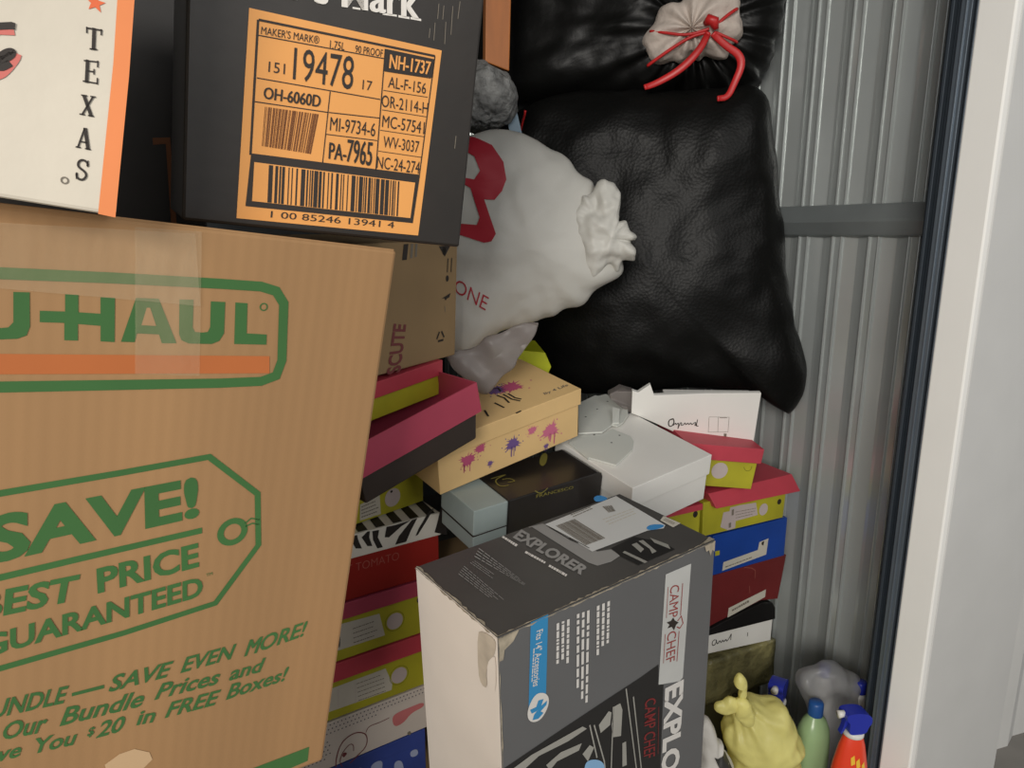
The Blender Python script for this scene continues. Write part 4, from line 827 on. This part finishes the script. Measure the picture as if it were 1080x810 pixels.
flat(mb, F, [(d[0] - .022, d[2] - .001), (d[0] - .001, d[2] - .001), (d[0] - .001, d[2] - .016), (d[0] - .006, d[2] - .012), (d[0] - .009, d[2] - .02), (d[0] - .013, d[2] - .01), (d[0] - .018, d[2] - .011)], 'scuff', .0018)
flat(mb, T, [(d[0] - .03, .001), (d[0] - .001, .001), (d[0] - .001, .009), (d[0] - .012, .005)], 'scuff', .0018)
flat(mb, F, [(.001, d[2] - .001), (.028, d[2] - .001), (.02, d[2] - .012), (.008, d[2] - .018), (.006, d[2] - .03), (.001, d[2] - .03)], 'scuff', .0018)
flat(mb, L, smoothpath([(0.0396, 0.8354), (0.0269, 0.8438), (0.0049, 0.8469), (0.0010, 0.8408), (0.0062, 0.8237), (0.0181, 0.8071), (0.0242, 0.7912), (0.0225, 0.7702), (0.0357, 0.7667), (0.0418, 0.7803)], 1, True), 'torn', .0012)
flat(mb, L, smoothpath([(0.0204, 0.8057), (0.0077, 0.8228), (0.0019, 0.8239), (0.0044, 0.7770), (0.0147, 0.7752), (0.0216, 0.7855)], 1, True), 'campside', .0016)
mb.build('worn_edges', t)

# ------------------------------------------------------------------ soft things
def pillow(outline, tf, tb, nr=44, ns=180, pw=.75, amps=((6, .012), (18, .004)), fold=None, seed=0, it=2):
    """closed bag: an outline (x,z) about the centre, full in depth; front is -y. Returns verts, faces"""
    O = smoothpath(outline, it, True); n = len(O)
    def rad(th):
        dx, dz = math.cos(th), math.sin(th); best = 0
        for i in range(n):
            (x1, z1), (x2, z2) = O[i], O[(i + 1) % n]
            ex, ez = x2 - x1, z2 - z1; den = dx * ez - dz * ex
            if abs(den) < 1e-12: continue
            tt = (x1 * ez - z1 * ex) / den; uu = (x1 * dz - z1 * dx) / den
            if tt > 0 and -1e-6 <= uu <= 1 + 1e-6: best = max(best, tt)
        return best
    RD = [rad(2 * math.pi * k / ns) for k in range(ns)]
    vs = []; sg = lambda c: (1 if c >= 0 else -1)
    for i in range(nr + 1):
        ph = math.pi * i / nr
        c = math.cos(ph); s_ = math.sin(ph)
        y = -(tf if c > 0 else tb) * sg(c) * abs(c) ** pw
        for k in range(ns):
            th = 2 * math.pi * k / ns; r = RD[k] * (s_ ** .9)
            p = Vector((r * math.cos(th), y if c > 0 else y, r * math.sin(th)))
            nrm = Vector((s_ * math.cos(th) / max(RD[k], .01), -c / (tf if c > 0 else tb), s_ * math.sin(th) / max(RD[k], .01))).normalized()
            dd = 0
            for sc, am in amps: dd += am * noise.noise(p * sc + Vector((seed * 7.3, seed, 0)))
            if fold: dd += fold(p, th, ph)
            vs.append(p + nrm * dd)
    fs = [(i * ns + (k + 1) % ns, i * ns + k, (i + 1) * ns + k, (i + 1) * ns + (k + 1) % ns) for i in range(nr) for k in range(ns)]
    return vs, fs
def drape(mb, bvh, poly, mat, e=.0012, cuts=3):
    bm = bmesh.new(); vv = [bm.verts.new((x, 0, z)) for x, z in poly]
    tris = tessellate_polygon([[Vector((x, z, 0)) for x, z in poly]])
    for tr in tris: bm.faces.new([vv[k] for k in tr])
    bmesh.ops.subdivide_edges(bm, edges=bm.edges[:], cuts=cuts, use_grid_fill=True)
    bmesh.ops.triangulate(bm, faces=bm.faces[:])
    bm.verts.ensure_lookup_table(); vs = []
    for v in bm.verts:
        h = bvh.ray_cast(Vector((v.co.x, -1, v.co.z)), Vector((0, 1, 0)))
        vs.append((v.co.x, (h[0].y if h[0] else 0) - e, v.co.z))
    fs = []
    for f in bm.faces:
        ids = [v.index for v in f.verts]
        a, b, c = [Vector(vs[k]) for k in ids[:3]]
        if (b - a).cross(c - a).y > 0: ids = ids[::-1]
        fs.append(tuple(ids))
    mb.add(vs, fs, mat, True); bm.free()

# big black bag leaning on the wall
t = thing('trash_bag', (1.2294, 1.3288, 1.1789), (0, 0, -46), 'large glossy black trash bag with drooping corner against the corrugated wall', 'trash bag')
O1 = [(0.2471, 0.2746), (0.2648, 0.1727), (0.2810, 0.0685), (0.3016, -0.0381), (0.3333, -0.1247), (0.3521, -0.2018), (0.3546, -0.2811), (0.3307, -0.3521), (0.2916, -0.3172), (0.2462, -0.2850), (0.1698, -0.2847), (0.0123, -0.2888), (-0.1038, -0.3123), (-0.2001, -0.3081), (-0.2742, -0.2553), (-0.3364, -0.2090), (-0.4111, -0.1264), (-0.4719, 0.0395), (-0.4639, 0.2456), (-0.3722, 0.3529), (-0.2121, 0.3815), (-0.0377, 0.3877), (0.1283, 0.3936), (0.2187, 0.3902)]
def fold1(p, th, ph):
    c = math.exp(-((p.x - .09) ** 2 + (p.z + .30) ** 2) / .03)
    return .004 * c * math.sin(30 * p.x + 60 * p.z)
vs, fs = pillow(O1, .13, .06, 60, 220, .7, ((4, .022), (11, .008), (28, .003)), fold1, 1)
mb = MB(); mb.add(vs, fs, 'bagemb', True); mb.build('bag_film', t)
mb = MB(); q = [(-0.3115, 0.2953), (-0.3023, 0.3166), (-0.2887, 0.3419)]
mb.tube([(x, -.07 - .01 * i, z) for i, (x, z) in enumerate(smoothpath(q, 1))], .0028, 'tie', 6); tag(mb.build('drawstring', t), 'red drawstring end')

# upper black bag with tied mouth
t = thing('trash_bag', (1.2798, 1.4204, 1.7645), (0, 0, -46), 'upper black trash bag tied with red drawstring over a white liner', 'trash bag')
O2 = [(0.2807, 0.0610), (0.2893, 0.0023), (0.2784, -0.0661), (0.2548, -0.1354), (0.2244, -0.1793), (0.1403, -0.1971), (0.0083, -0.1946), (-0.1052, -0.1972), (-0.2221, -0.2021), (-0.3184, -0.2124), (-0.4296, -0.1953), (-0.4781, -0.0811), (-0.4875, 0.0936), (-0.3894, 0.2721), (-0.1642, 0.3483), (0.0474, 0.3452), (0.2157, 0.2361)]
mc = [(0.1012, -0.0771)][0]
def fold2(p, th, ph):
    dx, dz = p.x - mc[0], p.z - mc[1]; r = math.hypot(dx, dz); a = math.atan2(dz, dx)
    if p.y > 0.02: return 0
    return .010 * math.exp(-r / .16) * (math.sin(17 * a) + .6 * math.sin(31 * a + 1)) * min(1, r / .05) - .05 * math.exp(-(r / .075) ** 2)
vs, fs = pillow(O2, .15, .07, 64, 260, .7, ((4, .03), (12, .009), (30, .003)), fold2, 2)
mb = MB(); mb.add(vs, fs, 'bag', True); o = mb.build('bag_film', t)
bvh = BVHTree.FromPolygons([Vector(v) for v in vs], fs)
W0 = [(0.0925, -0.0860)][0]
W1 = [(-0.0176, -0.1149), (0.0052, -0.0718), (0.0162, -0.0439), (0.0548, -0.0106), (0.1177, -0.0072), (0.1785, -0.0203), (0.1964, -0.0581), (0.1931, -0.0951), (0.1846, -0.1134), (0.1625, -0.1350), (0.1469, -0.1361), (0.1169, -0.1328), (0.0430, -0.1429), (0.0001, -0.1449)]
vs, fs = pillow([(x - W0[0], z - W0[1]) for x, z in W1], .05, .05, 30, 120, .8, ((14, .012), (40, .005)), lambda p, th, ph: .006 * math.sin(9 * th + 20 * p.x), 3, 1)
yb = -.135
def loc(pt, dy=0): return (pt[0], yb + dy, pt[1])
mb = MB(); mb.add([Vector((v.x + W0[0], v.y + yb, v.z + W0[1])) for v in vs], fs, 'inner', True); tag(mb.build('liner', t), 'crumpled white liner')
mb = MB()
for P, r_ in (([(0.1278, -0.0905), (0.0843, -0.1010), (0.0351, -0.0910), (0.0052, -0.0838)], .003), ([(0.1225, -0.0975), (0.0902, -0.1031), (0.0465, -0.1268), (0.0021, -0.1529)], .0035), ([(0.1409, -0.0858), (0.1587, -0.0687), (0.1819, -0.0504)], .0035), ([(0.1416, -0.0985), (0.1669, -0.1089), (0.1862, -0.1154)], .003)):
    n = len(smoothpath(P, 2)); mb.tube([(x, yb - .058 + .03 * (i / n) ** 2, z) for i, (x, z) in enumerate(smoothpath(P, 2))], r_, 'tie', 8)
for P in ([(0.1265, -0.0995), (0.1109, -0.1299), (0.0739, -0.1654), (0.0276, -0.1900), (-0.0000, -0.2003)], [(0.1361, -0.1019), (0.1641, -0.1252), (0.1916, -0.1411), (0.1988, -0.1635), (0.1858, -0.1962), (0.1743, -0.2256), (0.1533, -0.2287)]):
    Q = smoothpath(P, 2); n = len(Q)
    mb.tube([(x, yb - .066 + .02 * math.sin(3 * i / n), z) for i, (x, z) in enumerate(Q)], [.0085 - .0025 * abs(2 * i / n - .8) for i in range(n)], 'tie', 10, .45)
kc = [(0.1313, -0.0852)][0]
mb.tube([(kc[0] - .012, yb - .062, kc[1] + .004), (kc[0] - .004, yb - .07, kc[1] + .01), (kc[0] + .006, yb - .07, kc[1] + .006), (kc[0] + .01, yb - .064, kc[1] - .008)], [.006, .011, .011, .006], 'tie', 10)
tag(mb.build('drawstring', t), 'red plastic drawstring knotted in a bow')

# white shopping bag
t = thing('shopping_bag', (0.8040, 1.2341, 1.2328), (0, 0, -32), 'stuffed white plastic shopping bag with red print in front of the black bag', 'plastic bag')
O3 = [(-0.0189, 0.2158), (0.0171, 0.2038), (0.0624, 0.1814), (0.1028, 0.1502), (0.1290, 0.1186), (0.1476, 0.1080), (0.1737, 0.0902), (0.1861, 0.0490), (0.1952, 0.0000), (0.1871, -0.0368), (0.1599, -0.0666), (0.0894, -0.1117), (0.0101, -0.1422), (-0.0565, -0.1652), (-0.0988, -0.2000), (-0.1396, -0.2313), (-0.1623, -0.2137), (-0.1990, -0.1460), (-0.2228, -0.0517), (-0.2189, 0.0760), (-0.1909, 0.1641), (-0.1357, 0.2124), (-0.0818, 0.2192)]
def fold3(p, th, ph):
    k = max(0, p.x - .02)
    return .05 * k * math.sin(16 * th + 2 * math.sin(20 * p.x)) * math.sin(ph) ** 3
vs, fs = pillow(O3, .075, .065, 60, 220, .75, ((6, .016), (16, .006), (40, .002)), fold3, 4)
mb = MB(); mb.add(vs, fs, 'wbag', True); mb.build('bag_film', t)
bvh = BVHTree.FromPolygons([Vector(v) for v in vs], fs)
mb = MB(); 
for P in ([(-0.1232, 0.2100), (-0.0967, 0.2049), (-0.0648, 0.1897), (-0.0435, 0.1589), (-0.0382, 0.1279), (-0.0464, 0.1070), (-0.0600, 0.0912), (-0.0790, 0.0923), (-0.0576, 0.0301), (-0.0659, 0.0166), (-0.0796, 0.0139), (-0.1316, 0.0301), (-0.1368, 0.0435), (-0.1312, 0.0488), (-0.0930, 0.0462), (-0.0874, 0.0595), (-0.1042, 0.1122), (-0.1219, 0.1227), (-0.1244, 0.1331), (-0.0976, 0.1279), (-0.0866, 0.1434), (-0.0971, 0.1692), (-0.1236, 0.1846)],):
    drape(mb, bvh, P, 'bagred', .002, 4)
V_, F_ = glyphs('STONE', -.005, 0)
q = [(-0.1708, -0.0571), (-0.0790, -0.1145), (-0.0710, -0.0887), (-0.1647, -0.0334)]
pl = []
for u, v in V_:
    x, z = bil(q, u, v); h = bvh.ray_cast(Vector((x, -1, z)), Vector((0, 1, 0))); pl.append((x, (h[0].y if h[0] else 0) - .002, z))
mb.add(pl, [f[::-1] if (Vector(pl[f[1]]) - Vector(pl[f[0]])).cross(Vector(pl[f[2]]) - Vector(pl[f[0]])).y > 0 else f for f in F_], 'bagred')
mb.build('printing', t)
# gathered, crumpled neck of the bag
mb = MB()
nk = [(0.0942, 0.1025), (0.1221, 0.0944), (0.1381, 0.1159), (0.1717, 0.1025), (0.1770, 0.0756), (0.1692, 0.0403), (0.1934, 0.0348), (0.1979, 0.0183), (0.1856, 0.0183), (0.2116, -0.0021), (0.2035, -0.0132), (0.1868, -0.0177), (0.1649, -0.0400), (0.1427, -0.0569), (0.1093, -0.0852), (0.0913, -0.0344), (0.0843, 0.0375)]
cx = sum(x for x, z in nk) / len(nk); cz = sum(z for x, z in nk) / len(nk)
vs, fs = pillow([(x - cx, z - cz) for x, z in nk], .042, .05, 50, 240, .8, ((14, .014), (34, .011), (70, .005)), lambda p, th, ph: .006 * math.sin(9 * th + 40 * p.x) * math.sin(ph) ** 3, 8, 1)
mb.add([Vector((v.x + cx, v.y - .03, v.z + cz)) for v in vs], fs, 'wbag', True)
tag(mb.build('bag_neck', t), 'crumpled gathered neck')

t = thing('plastic_bag', (0.6783, 1.1512, 1.0399), (0, 0, -32), 'limp grey translucent plastic bag hanging over the pink lid and cream box', 'plastic bag')
O4 = [(-0.0870, 0.0106), (-0.0346, 0.0212), (0.0176, 0.0528), (0.0865, 0.0737), (0.0798, 0.0493), (0.0488, 0.0000), (0.0085, -0.0429), (-0.0163, -0.0682), (-0.0373, -0.0537), (-0.0563, -0.0321), (-0.0771, -0.0214)]
vs, fs = pillow(O4, .006, .005, 24, 140, .8, ((12, .006), (50, .002)), lambda p, th, ph: .0035 * math.sin(70 * (p.x + p.z)), 5, 1)
mb = MB(); mb.add(vs, fs, 'gbag', True); mb.build('bag_film', t)

t = thing('shoe_box', (0.8311, 1.3261, 0.9661), (6, 10, -20), 'bright lime box corner behind the cream splashed box', 'shoe box')
mb = MB(); mb.prism([(-.06, 0), (.078, 0.0), (.083, .022), (.062, .052), (.02, .05), (-.06, .05)], 0, .1, 'limebag'); mb.build('box_base', t, .002)

t = thing('fleece_bundle', (0.7863, 1.3586, 1.5162), (0, 0, -32), 'rolled grey fleece bundle between the black carton and black bags', 'blanket')
O5 = [(-0.0125, 0.0778), (0.0156, 0.0673), (0.0456, 0.0427), (0.0588, 0.0179), (0.0531, -0.0179), (0.0340, -0.0432), (-0.0043, -0.0578), (-0.0617, -0.0578), (-0.0954, -0.0216), (-0.0883, 0.0409), (-0.0501, 0.0743)]
vs, fs = pillow(O5, .06, .09, 40, 140, .8, ((14, .02), (45, .006), (90, .003)), None, 6)
mb = MB(); mb.add(vs, fs, 'fuzzy', True); mb.build('fleece_body', t)
t = thing('plastic_strip', (0.8452, 1.3345, 1.4741), (0, 0, -32), 'pale blue clear plastic strip sticking up beside the grey fleece', 'plastic strip')
mb = MB(); mb.prism([(-0.0077, 0.0435), (-0.0020, 0.0363), (0.0136, -0.0293), (-0.0096, -0.0367), (-0.0173, 0.0000), (-0.0154, 0.0255)], 0, .004, 'strip', lambda x, y, z: (x, y + .01 * math.sin(z * 40), z)); mb.build('strip_body', t)

t = thing('wooden_board', (0.8305, 1.3875, 1.5903), (0, 0, -20), 'honey coloured wooden board standing upright on the grey fleece bundle', 'board')
mb = MB(); mb.prism([(-.024, .010), (.026, -.006), (.052, .9), (-.008, .9)], 0, .03, 'wood'); mb.build('board_body', t, .002)

# ------------------------------------------------------------------ cleaning things at lower right
t = thing('carrier_bag', (1.0873, 0.8167, 0.2610), (0, 0, -32), 'knotted yellow plastic carrier bag on the floor at lower right', 'plastic bag')
O6 = [(-0.0664, 0.0767), (-0.0508, 0.0893), (-0.0278, 0.1144), (-0.0005, 0.1169), (0.0328, 0.1113), (0.0506, 0.0956), (0.0594, 0.0736), (0.0709, 0.0354), (0.0828, 0.0177), (0.0762, -0.0032), (0.0830, -0.0719), (0.1051, -0.2765), (0.0998, -0.4200), (-0.0191, -0.4200), (-0.0427, -0.2415), (-0.0454, -0.0719), (-0.0545, -0.0195), (-0.0756, 0.0258), (-0.0812, 0.0482), (-0.0785, 0.0704)]
kn = [(-0.0577, 0.1252)][0]
def fold6(p, th, ph):
    dx, dz = p.x - kn[0], p.z - kn[1]; r = math.hypot(dx, dz); a = math.atan2(dz, dx)
    return (.0055 * math.exp(-r / .07) * (math.sin(11 * a) + .5 * math.sin(23 * a)) * min(1, r / .012) if p.y < .01 else 0) + .004 * math.sin(9 * th + 30 * p.z) * math.sin(ph) ** 3
vs, fs = pillow(O6, .06, .065, 60, 200, .75, ((9, .016), (25, .006), (60, .002)), fold6, 7)
mb = MB(); mb.add(vs, fs, 'ybag', True); mb.build('bag_film', t)
for nm, P, th_, sd in (('handle_ear', [(-0.0791, 0.1892), (-0.0745, 0.2089), (-0.0664, 0.2118), (-0.0566, 0.2010), (-0.0508, 0.1818), (-0.0521, 0.1641), (-0.0627, 0.1587), (-0.0704, 0.1641), (-0.0666, 0.1774), (-0.0699, 0.1872)], .010, 21), ('handle_ear', [(-0.1143, 0.1478), (-0.1082, 0.1553), (-0.0954, 0.1613), (-0.0852, 0.1673), (-0.0729, 0.1598), (-0.0629, 0.1478), (-0.0711, 0.1328), (-0.0866, 0.1268), (-0.1001, 0.1313), (-0.1110, 0.1373)], .010, 22),
                       ('knot', [(-0.0750, 0.1647), (-0.0568, 0.1647), (-0.0449, 0.1440), (-0.0364, 0.1170), (-0.0392, 0.1019), (-0.0508, 0.0989), (-0.0646, 0.1080), (-0.0752, 0.1290), (-0.0792, 0.1499)], .013, 23)):
    cx = sum(x for x, z in P) / len(P); cz = sum(z for x, z in P) / len(P)
    vs, fs = pillow([(x - cx, z - cz) for x, z in P], th_, th_, 24, 90, .8, ((30, .006), (80, .002)), None, sd, 1)
    mb = MB(); mb.add([Vector((v.x + cx, v.y - .062, v.z + cz)) for v in vs], fs, 'ybag', True); mb.build(nm, t)

t = thing('carrier_bag', (0.9573, 0.8182, 0.2794), (0, 0, -32), 'crumpled white carrier bag with black print beside the camp stove box', 'plastic bag')
O7 = [(-0.0344, 0.0916), (-0.0218, 0.1012), (-0.0099, 0.0991), (0.0028, 0.0750), (0.0049, 0.0577), (0.0199, 0.0547), (0.0146, 0.0416), (0.0276, 0.0247), (0.0428, -0.0031), (0.0543, -0.0944), (0.0600, -0.2582), (-0.0286, -0.2582), (-0.0302, -0.0311)]
vs, fs = pillow(O7, .03, .03, 40, 160, .8, ((14, .012), (40, .006)), None, 9, 1)
mb = MB(); mb.add(vs, fs, 'scrap', True)
bvh = BVHTree.FromPolygons([Vector(v) for v in vs], fs)
drape(mb, bvh, [(-0.0058, 0.0452), (0.0028, 0.0398), (0.0141, 0.0437), (0.0226, 0.0332), (0.0330, 0.0121), (0.0427, -0.0152), (0.0274, -0.0213), (0.0154, 0.0030), (0.0037, 0.0242)], 'scrapblack', .003, 4)
mb.build('bag_film', t)

t = thing('cleaner_bottle', ((1.2541, 0.8104, 0.2205))[:2] + (0,), (0, 0, 0), 'pale green bottle of cleaner with blue cap beside the yellow bag', 'bottle')
mb = MB(); mb.lathe([(.030, 0), (.0365, .006), (.0382, .05), (.0382, .18), (.0372, .222), (.034, .246), (.026, .266), (.016, .278), (.0135, .283)], 'greenliq', 36, ey=.85)
mb.build('bottle_body', t)
mb = MB(); mb.lathe([(.0150, .279), (.0155, .281), (.0150, .306), (.0128, .310)], 'capblue', 28); mb.build('cap', t)

def spraybottle(locxy, rz, label, body, H, withlabel, scale=1.0, ztop=None):
    t = thing('spray_bottle', (locxy[0], locxy[1], 0), (0, 0, rz), label, 'bottle')
    mb = MB()
    mb.lathe([(.036, 0), (.041, .006), (.041, H * .45), (.040, H * .62), (.034, H * .78), (.026, H * .92), (.0185, H), (.0165, H + .003)], body, 36, ey=.72)
    mb.build('bottle_body', t)
    mb = MB(); mb.lathe([(.0175, H - .001), (.0195, H + .001), (.0195, H + .008), (.017, H + .010)], 'plasticwhite', 28); mb.build('neck_ring', t)
    mb = MB(); h = H + .0095
    mb.prism(smoothpath([(-.017, h), (.017, h), (.020, h + .014), (.028, h + .024), (.025, h + .039), (.006, h + .047), (-.020, h + .047), (-.027, h + .042), (-.026, h + .032), (-.018, h + .026), (-.019, h + .012)], 2, True), -.0155, .0155, 'trigblue')
    mb.build('trigger_head', t, .006, seg=3)
    mb = MB(); mb.prism(smoothpath([(-.022, h + .032), (-.015, h + .030), (-.021, h + .008), (-.028, h - .004), (-.031, h - .002), (-.026, h + .010)], 1, True), -.006, .006, 'trigblue'); mb.build('trigger', t, .0015)
    mb = MB(); mb.tube([(-.024, 0, h + .039), (-.037, 0, h + .038)], [.0065, .0075], 'plasticwhite', 16); mb.build('nozzle', t)
    return t
sp = (1.2407, 0.7166, 0.2897)
t = spraybottle(sp, -25, 'orange red spray bottle with blue trigger head beside the door jamb', 'orangebot', .300, True)
mb = MB()
def cyl(u, v, e):      # around the bottle: u = angle (rad), v = height
    r = .041 if v < .177 else .041 - (v - .177) * .155
    return ((r + e) * math.cos(u), (r + e) * .72 * math.sin(u), v)
def wrap(poly, mat, e):
    bm = bmesh.new(); vv = [bm.verts.new((x, z, 0)) for x, z in poly]; bm.faces.new(vv)
    bmesh.ops.triangulate(bm, faces=bm.faces[:]); bmesh.ops.subdivide_edges(bm, edges=bm.edges[:], cuts=4, use_grid_fill=True); bmesh.ops.triangulate(bm, faces=bm.faces[:])
    bm.verts.ensure_lookup_table()
    pv = [cyl(v.co.x, v.co.y, e) for v in bm.verts]; ff = []
    for f in bm.faces:
        ids = [v.index for v in f.verts]; a, b, c = [Vector(pv[k]) for k in ids]
        m_ = (a + b + c) / 3; 
        if (b - a).cross(c - a).dot(Vector((m_.x, m_.y, 0))) < 0: ids = ids[::-1]
        ff.append(tuple(ids))
    mb.add(pv, ff, mat, True); bm.free()
A0 = R(-90 - 10)
wrap([(A0 - .75, .205), (A0 - .1, .222), (A0 + .15, .195), (A0 + .2, .12), (A0 - .75, .12)], 'plasticwhite', .0015)
wrap([(A0 - .6, .192), (A0 + .02, .205), (A0 + .05, .195), (A0 - .6, .180)], 'ink', .0025)
wrap([(A0 - .6, .172), (A0 + .05, .186), (A0 + .06, .168), (A0 - .6, .155)], 'ink', .0025)
for a_, z_ in ((-.25, .262), (.1, .255), (.05, .235), (.5, .245), (.75, .225), (.45, .215)): wrap([(A0 + a_, z_), (A0 + a_ + .22, z_ + .006), (A0 + a_ + .3, z_ - .012), (A0 + a_ + .06, z_ - .016)], 'yellowink', .0022)
tag(mb.build('label_sticker', t), 'white and yellow label')
sp2 = (1.2351, 0.8913, 0.2964)
spraybottle((sp2[0], sp2[1]), 25, 'blue topped spray bottle with white nozzle rising out of the yellow bag', 'plasticwhite', .265, False)

t = thing('produce_bag', (1.3357, 0.8301, 0.3023), (0, 0, -32), 'thin grey translucent bag at the foot of the corrugated wall', 'plastic bag')
O8 = [(-0.0702, 0.0103), (-0.0681, 0.0309), (-0.0546, 0.0496), (-0.0238, 0.0587), (0.0076, 0.0462), (0.0452, 0.0326), (0.0686, 0.0120), (0.0786, -0.0017), (0.0689, -0.0190), (0.0644, -0.0346), (0.0776, -0.1298), (0.1020, -0.3887), (0.0956, -0.5451), (0.0237, -0.5451), (-0.0006, -0.3887), (-0.0276, -0.1298), (-0.0448, -0.0590), (-0.0586, -0.0242), (-0.0679, -0.0052)]
vs, fs = pillow(O8, .035, .035, 50, 180, .75, ((14, .012), (34, .006)), lambda p, th, ph: .004 * math.sin(90 * p.x + 40 * p.z), 11)
mb = MB(); mb.add(vs, fs, 'ghost', True); mb.build('bag_film', t)
for c, lb in (((1.3259, 0.8459, 0.3379), 'blue capped bottle at the left top of the thin grey bag'), ((1.3748, 0.7902, 0.3123), 'blue capped bottle at the right edge of the thin grey bag')):
    t = thing('bottle', (c[0], c[1], 0), (0, 0, 0), lb, 'bottle', 'bottles in the thin grey bag')
    zt = c[2] + .012
    mb = MB(); mb.lathe([(.02, 0), (.024, .005), (.024, zt - .07), (.016, zt - .035), (.011, zt - .025)], 'plasticwhite', 24); mb.build('bottle_body', t)
    mb = MB(); mb.lathe([(.0125, zt - .026), (.013, zt - .024), (.0125, zt - .002), (.011, zt)], 'trigblue', 24); mb.build('cap', t)
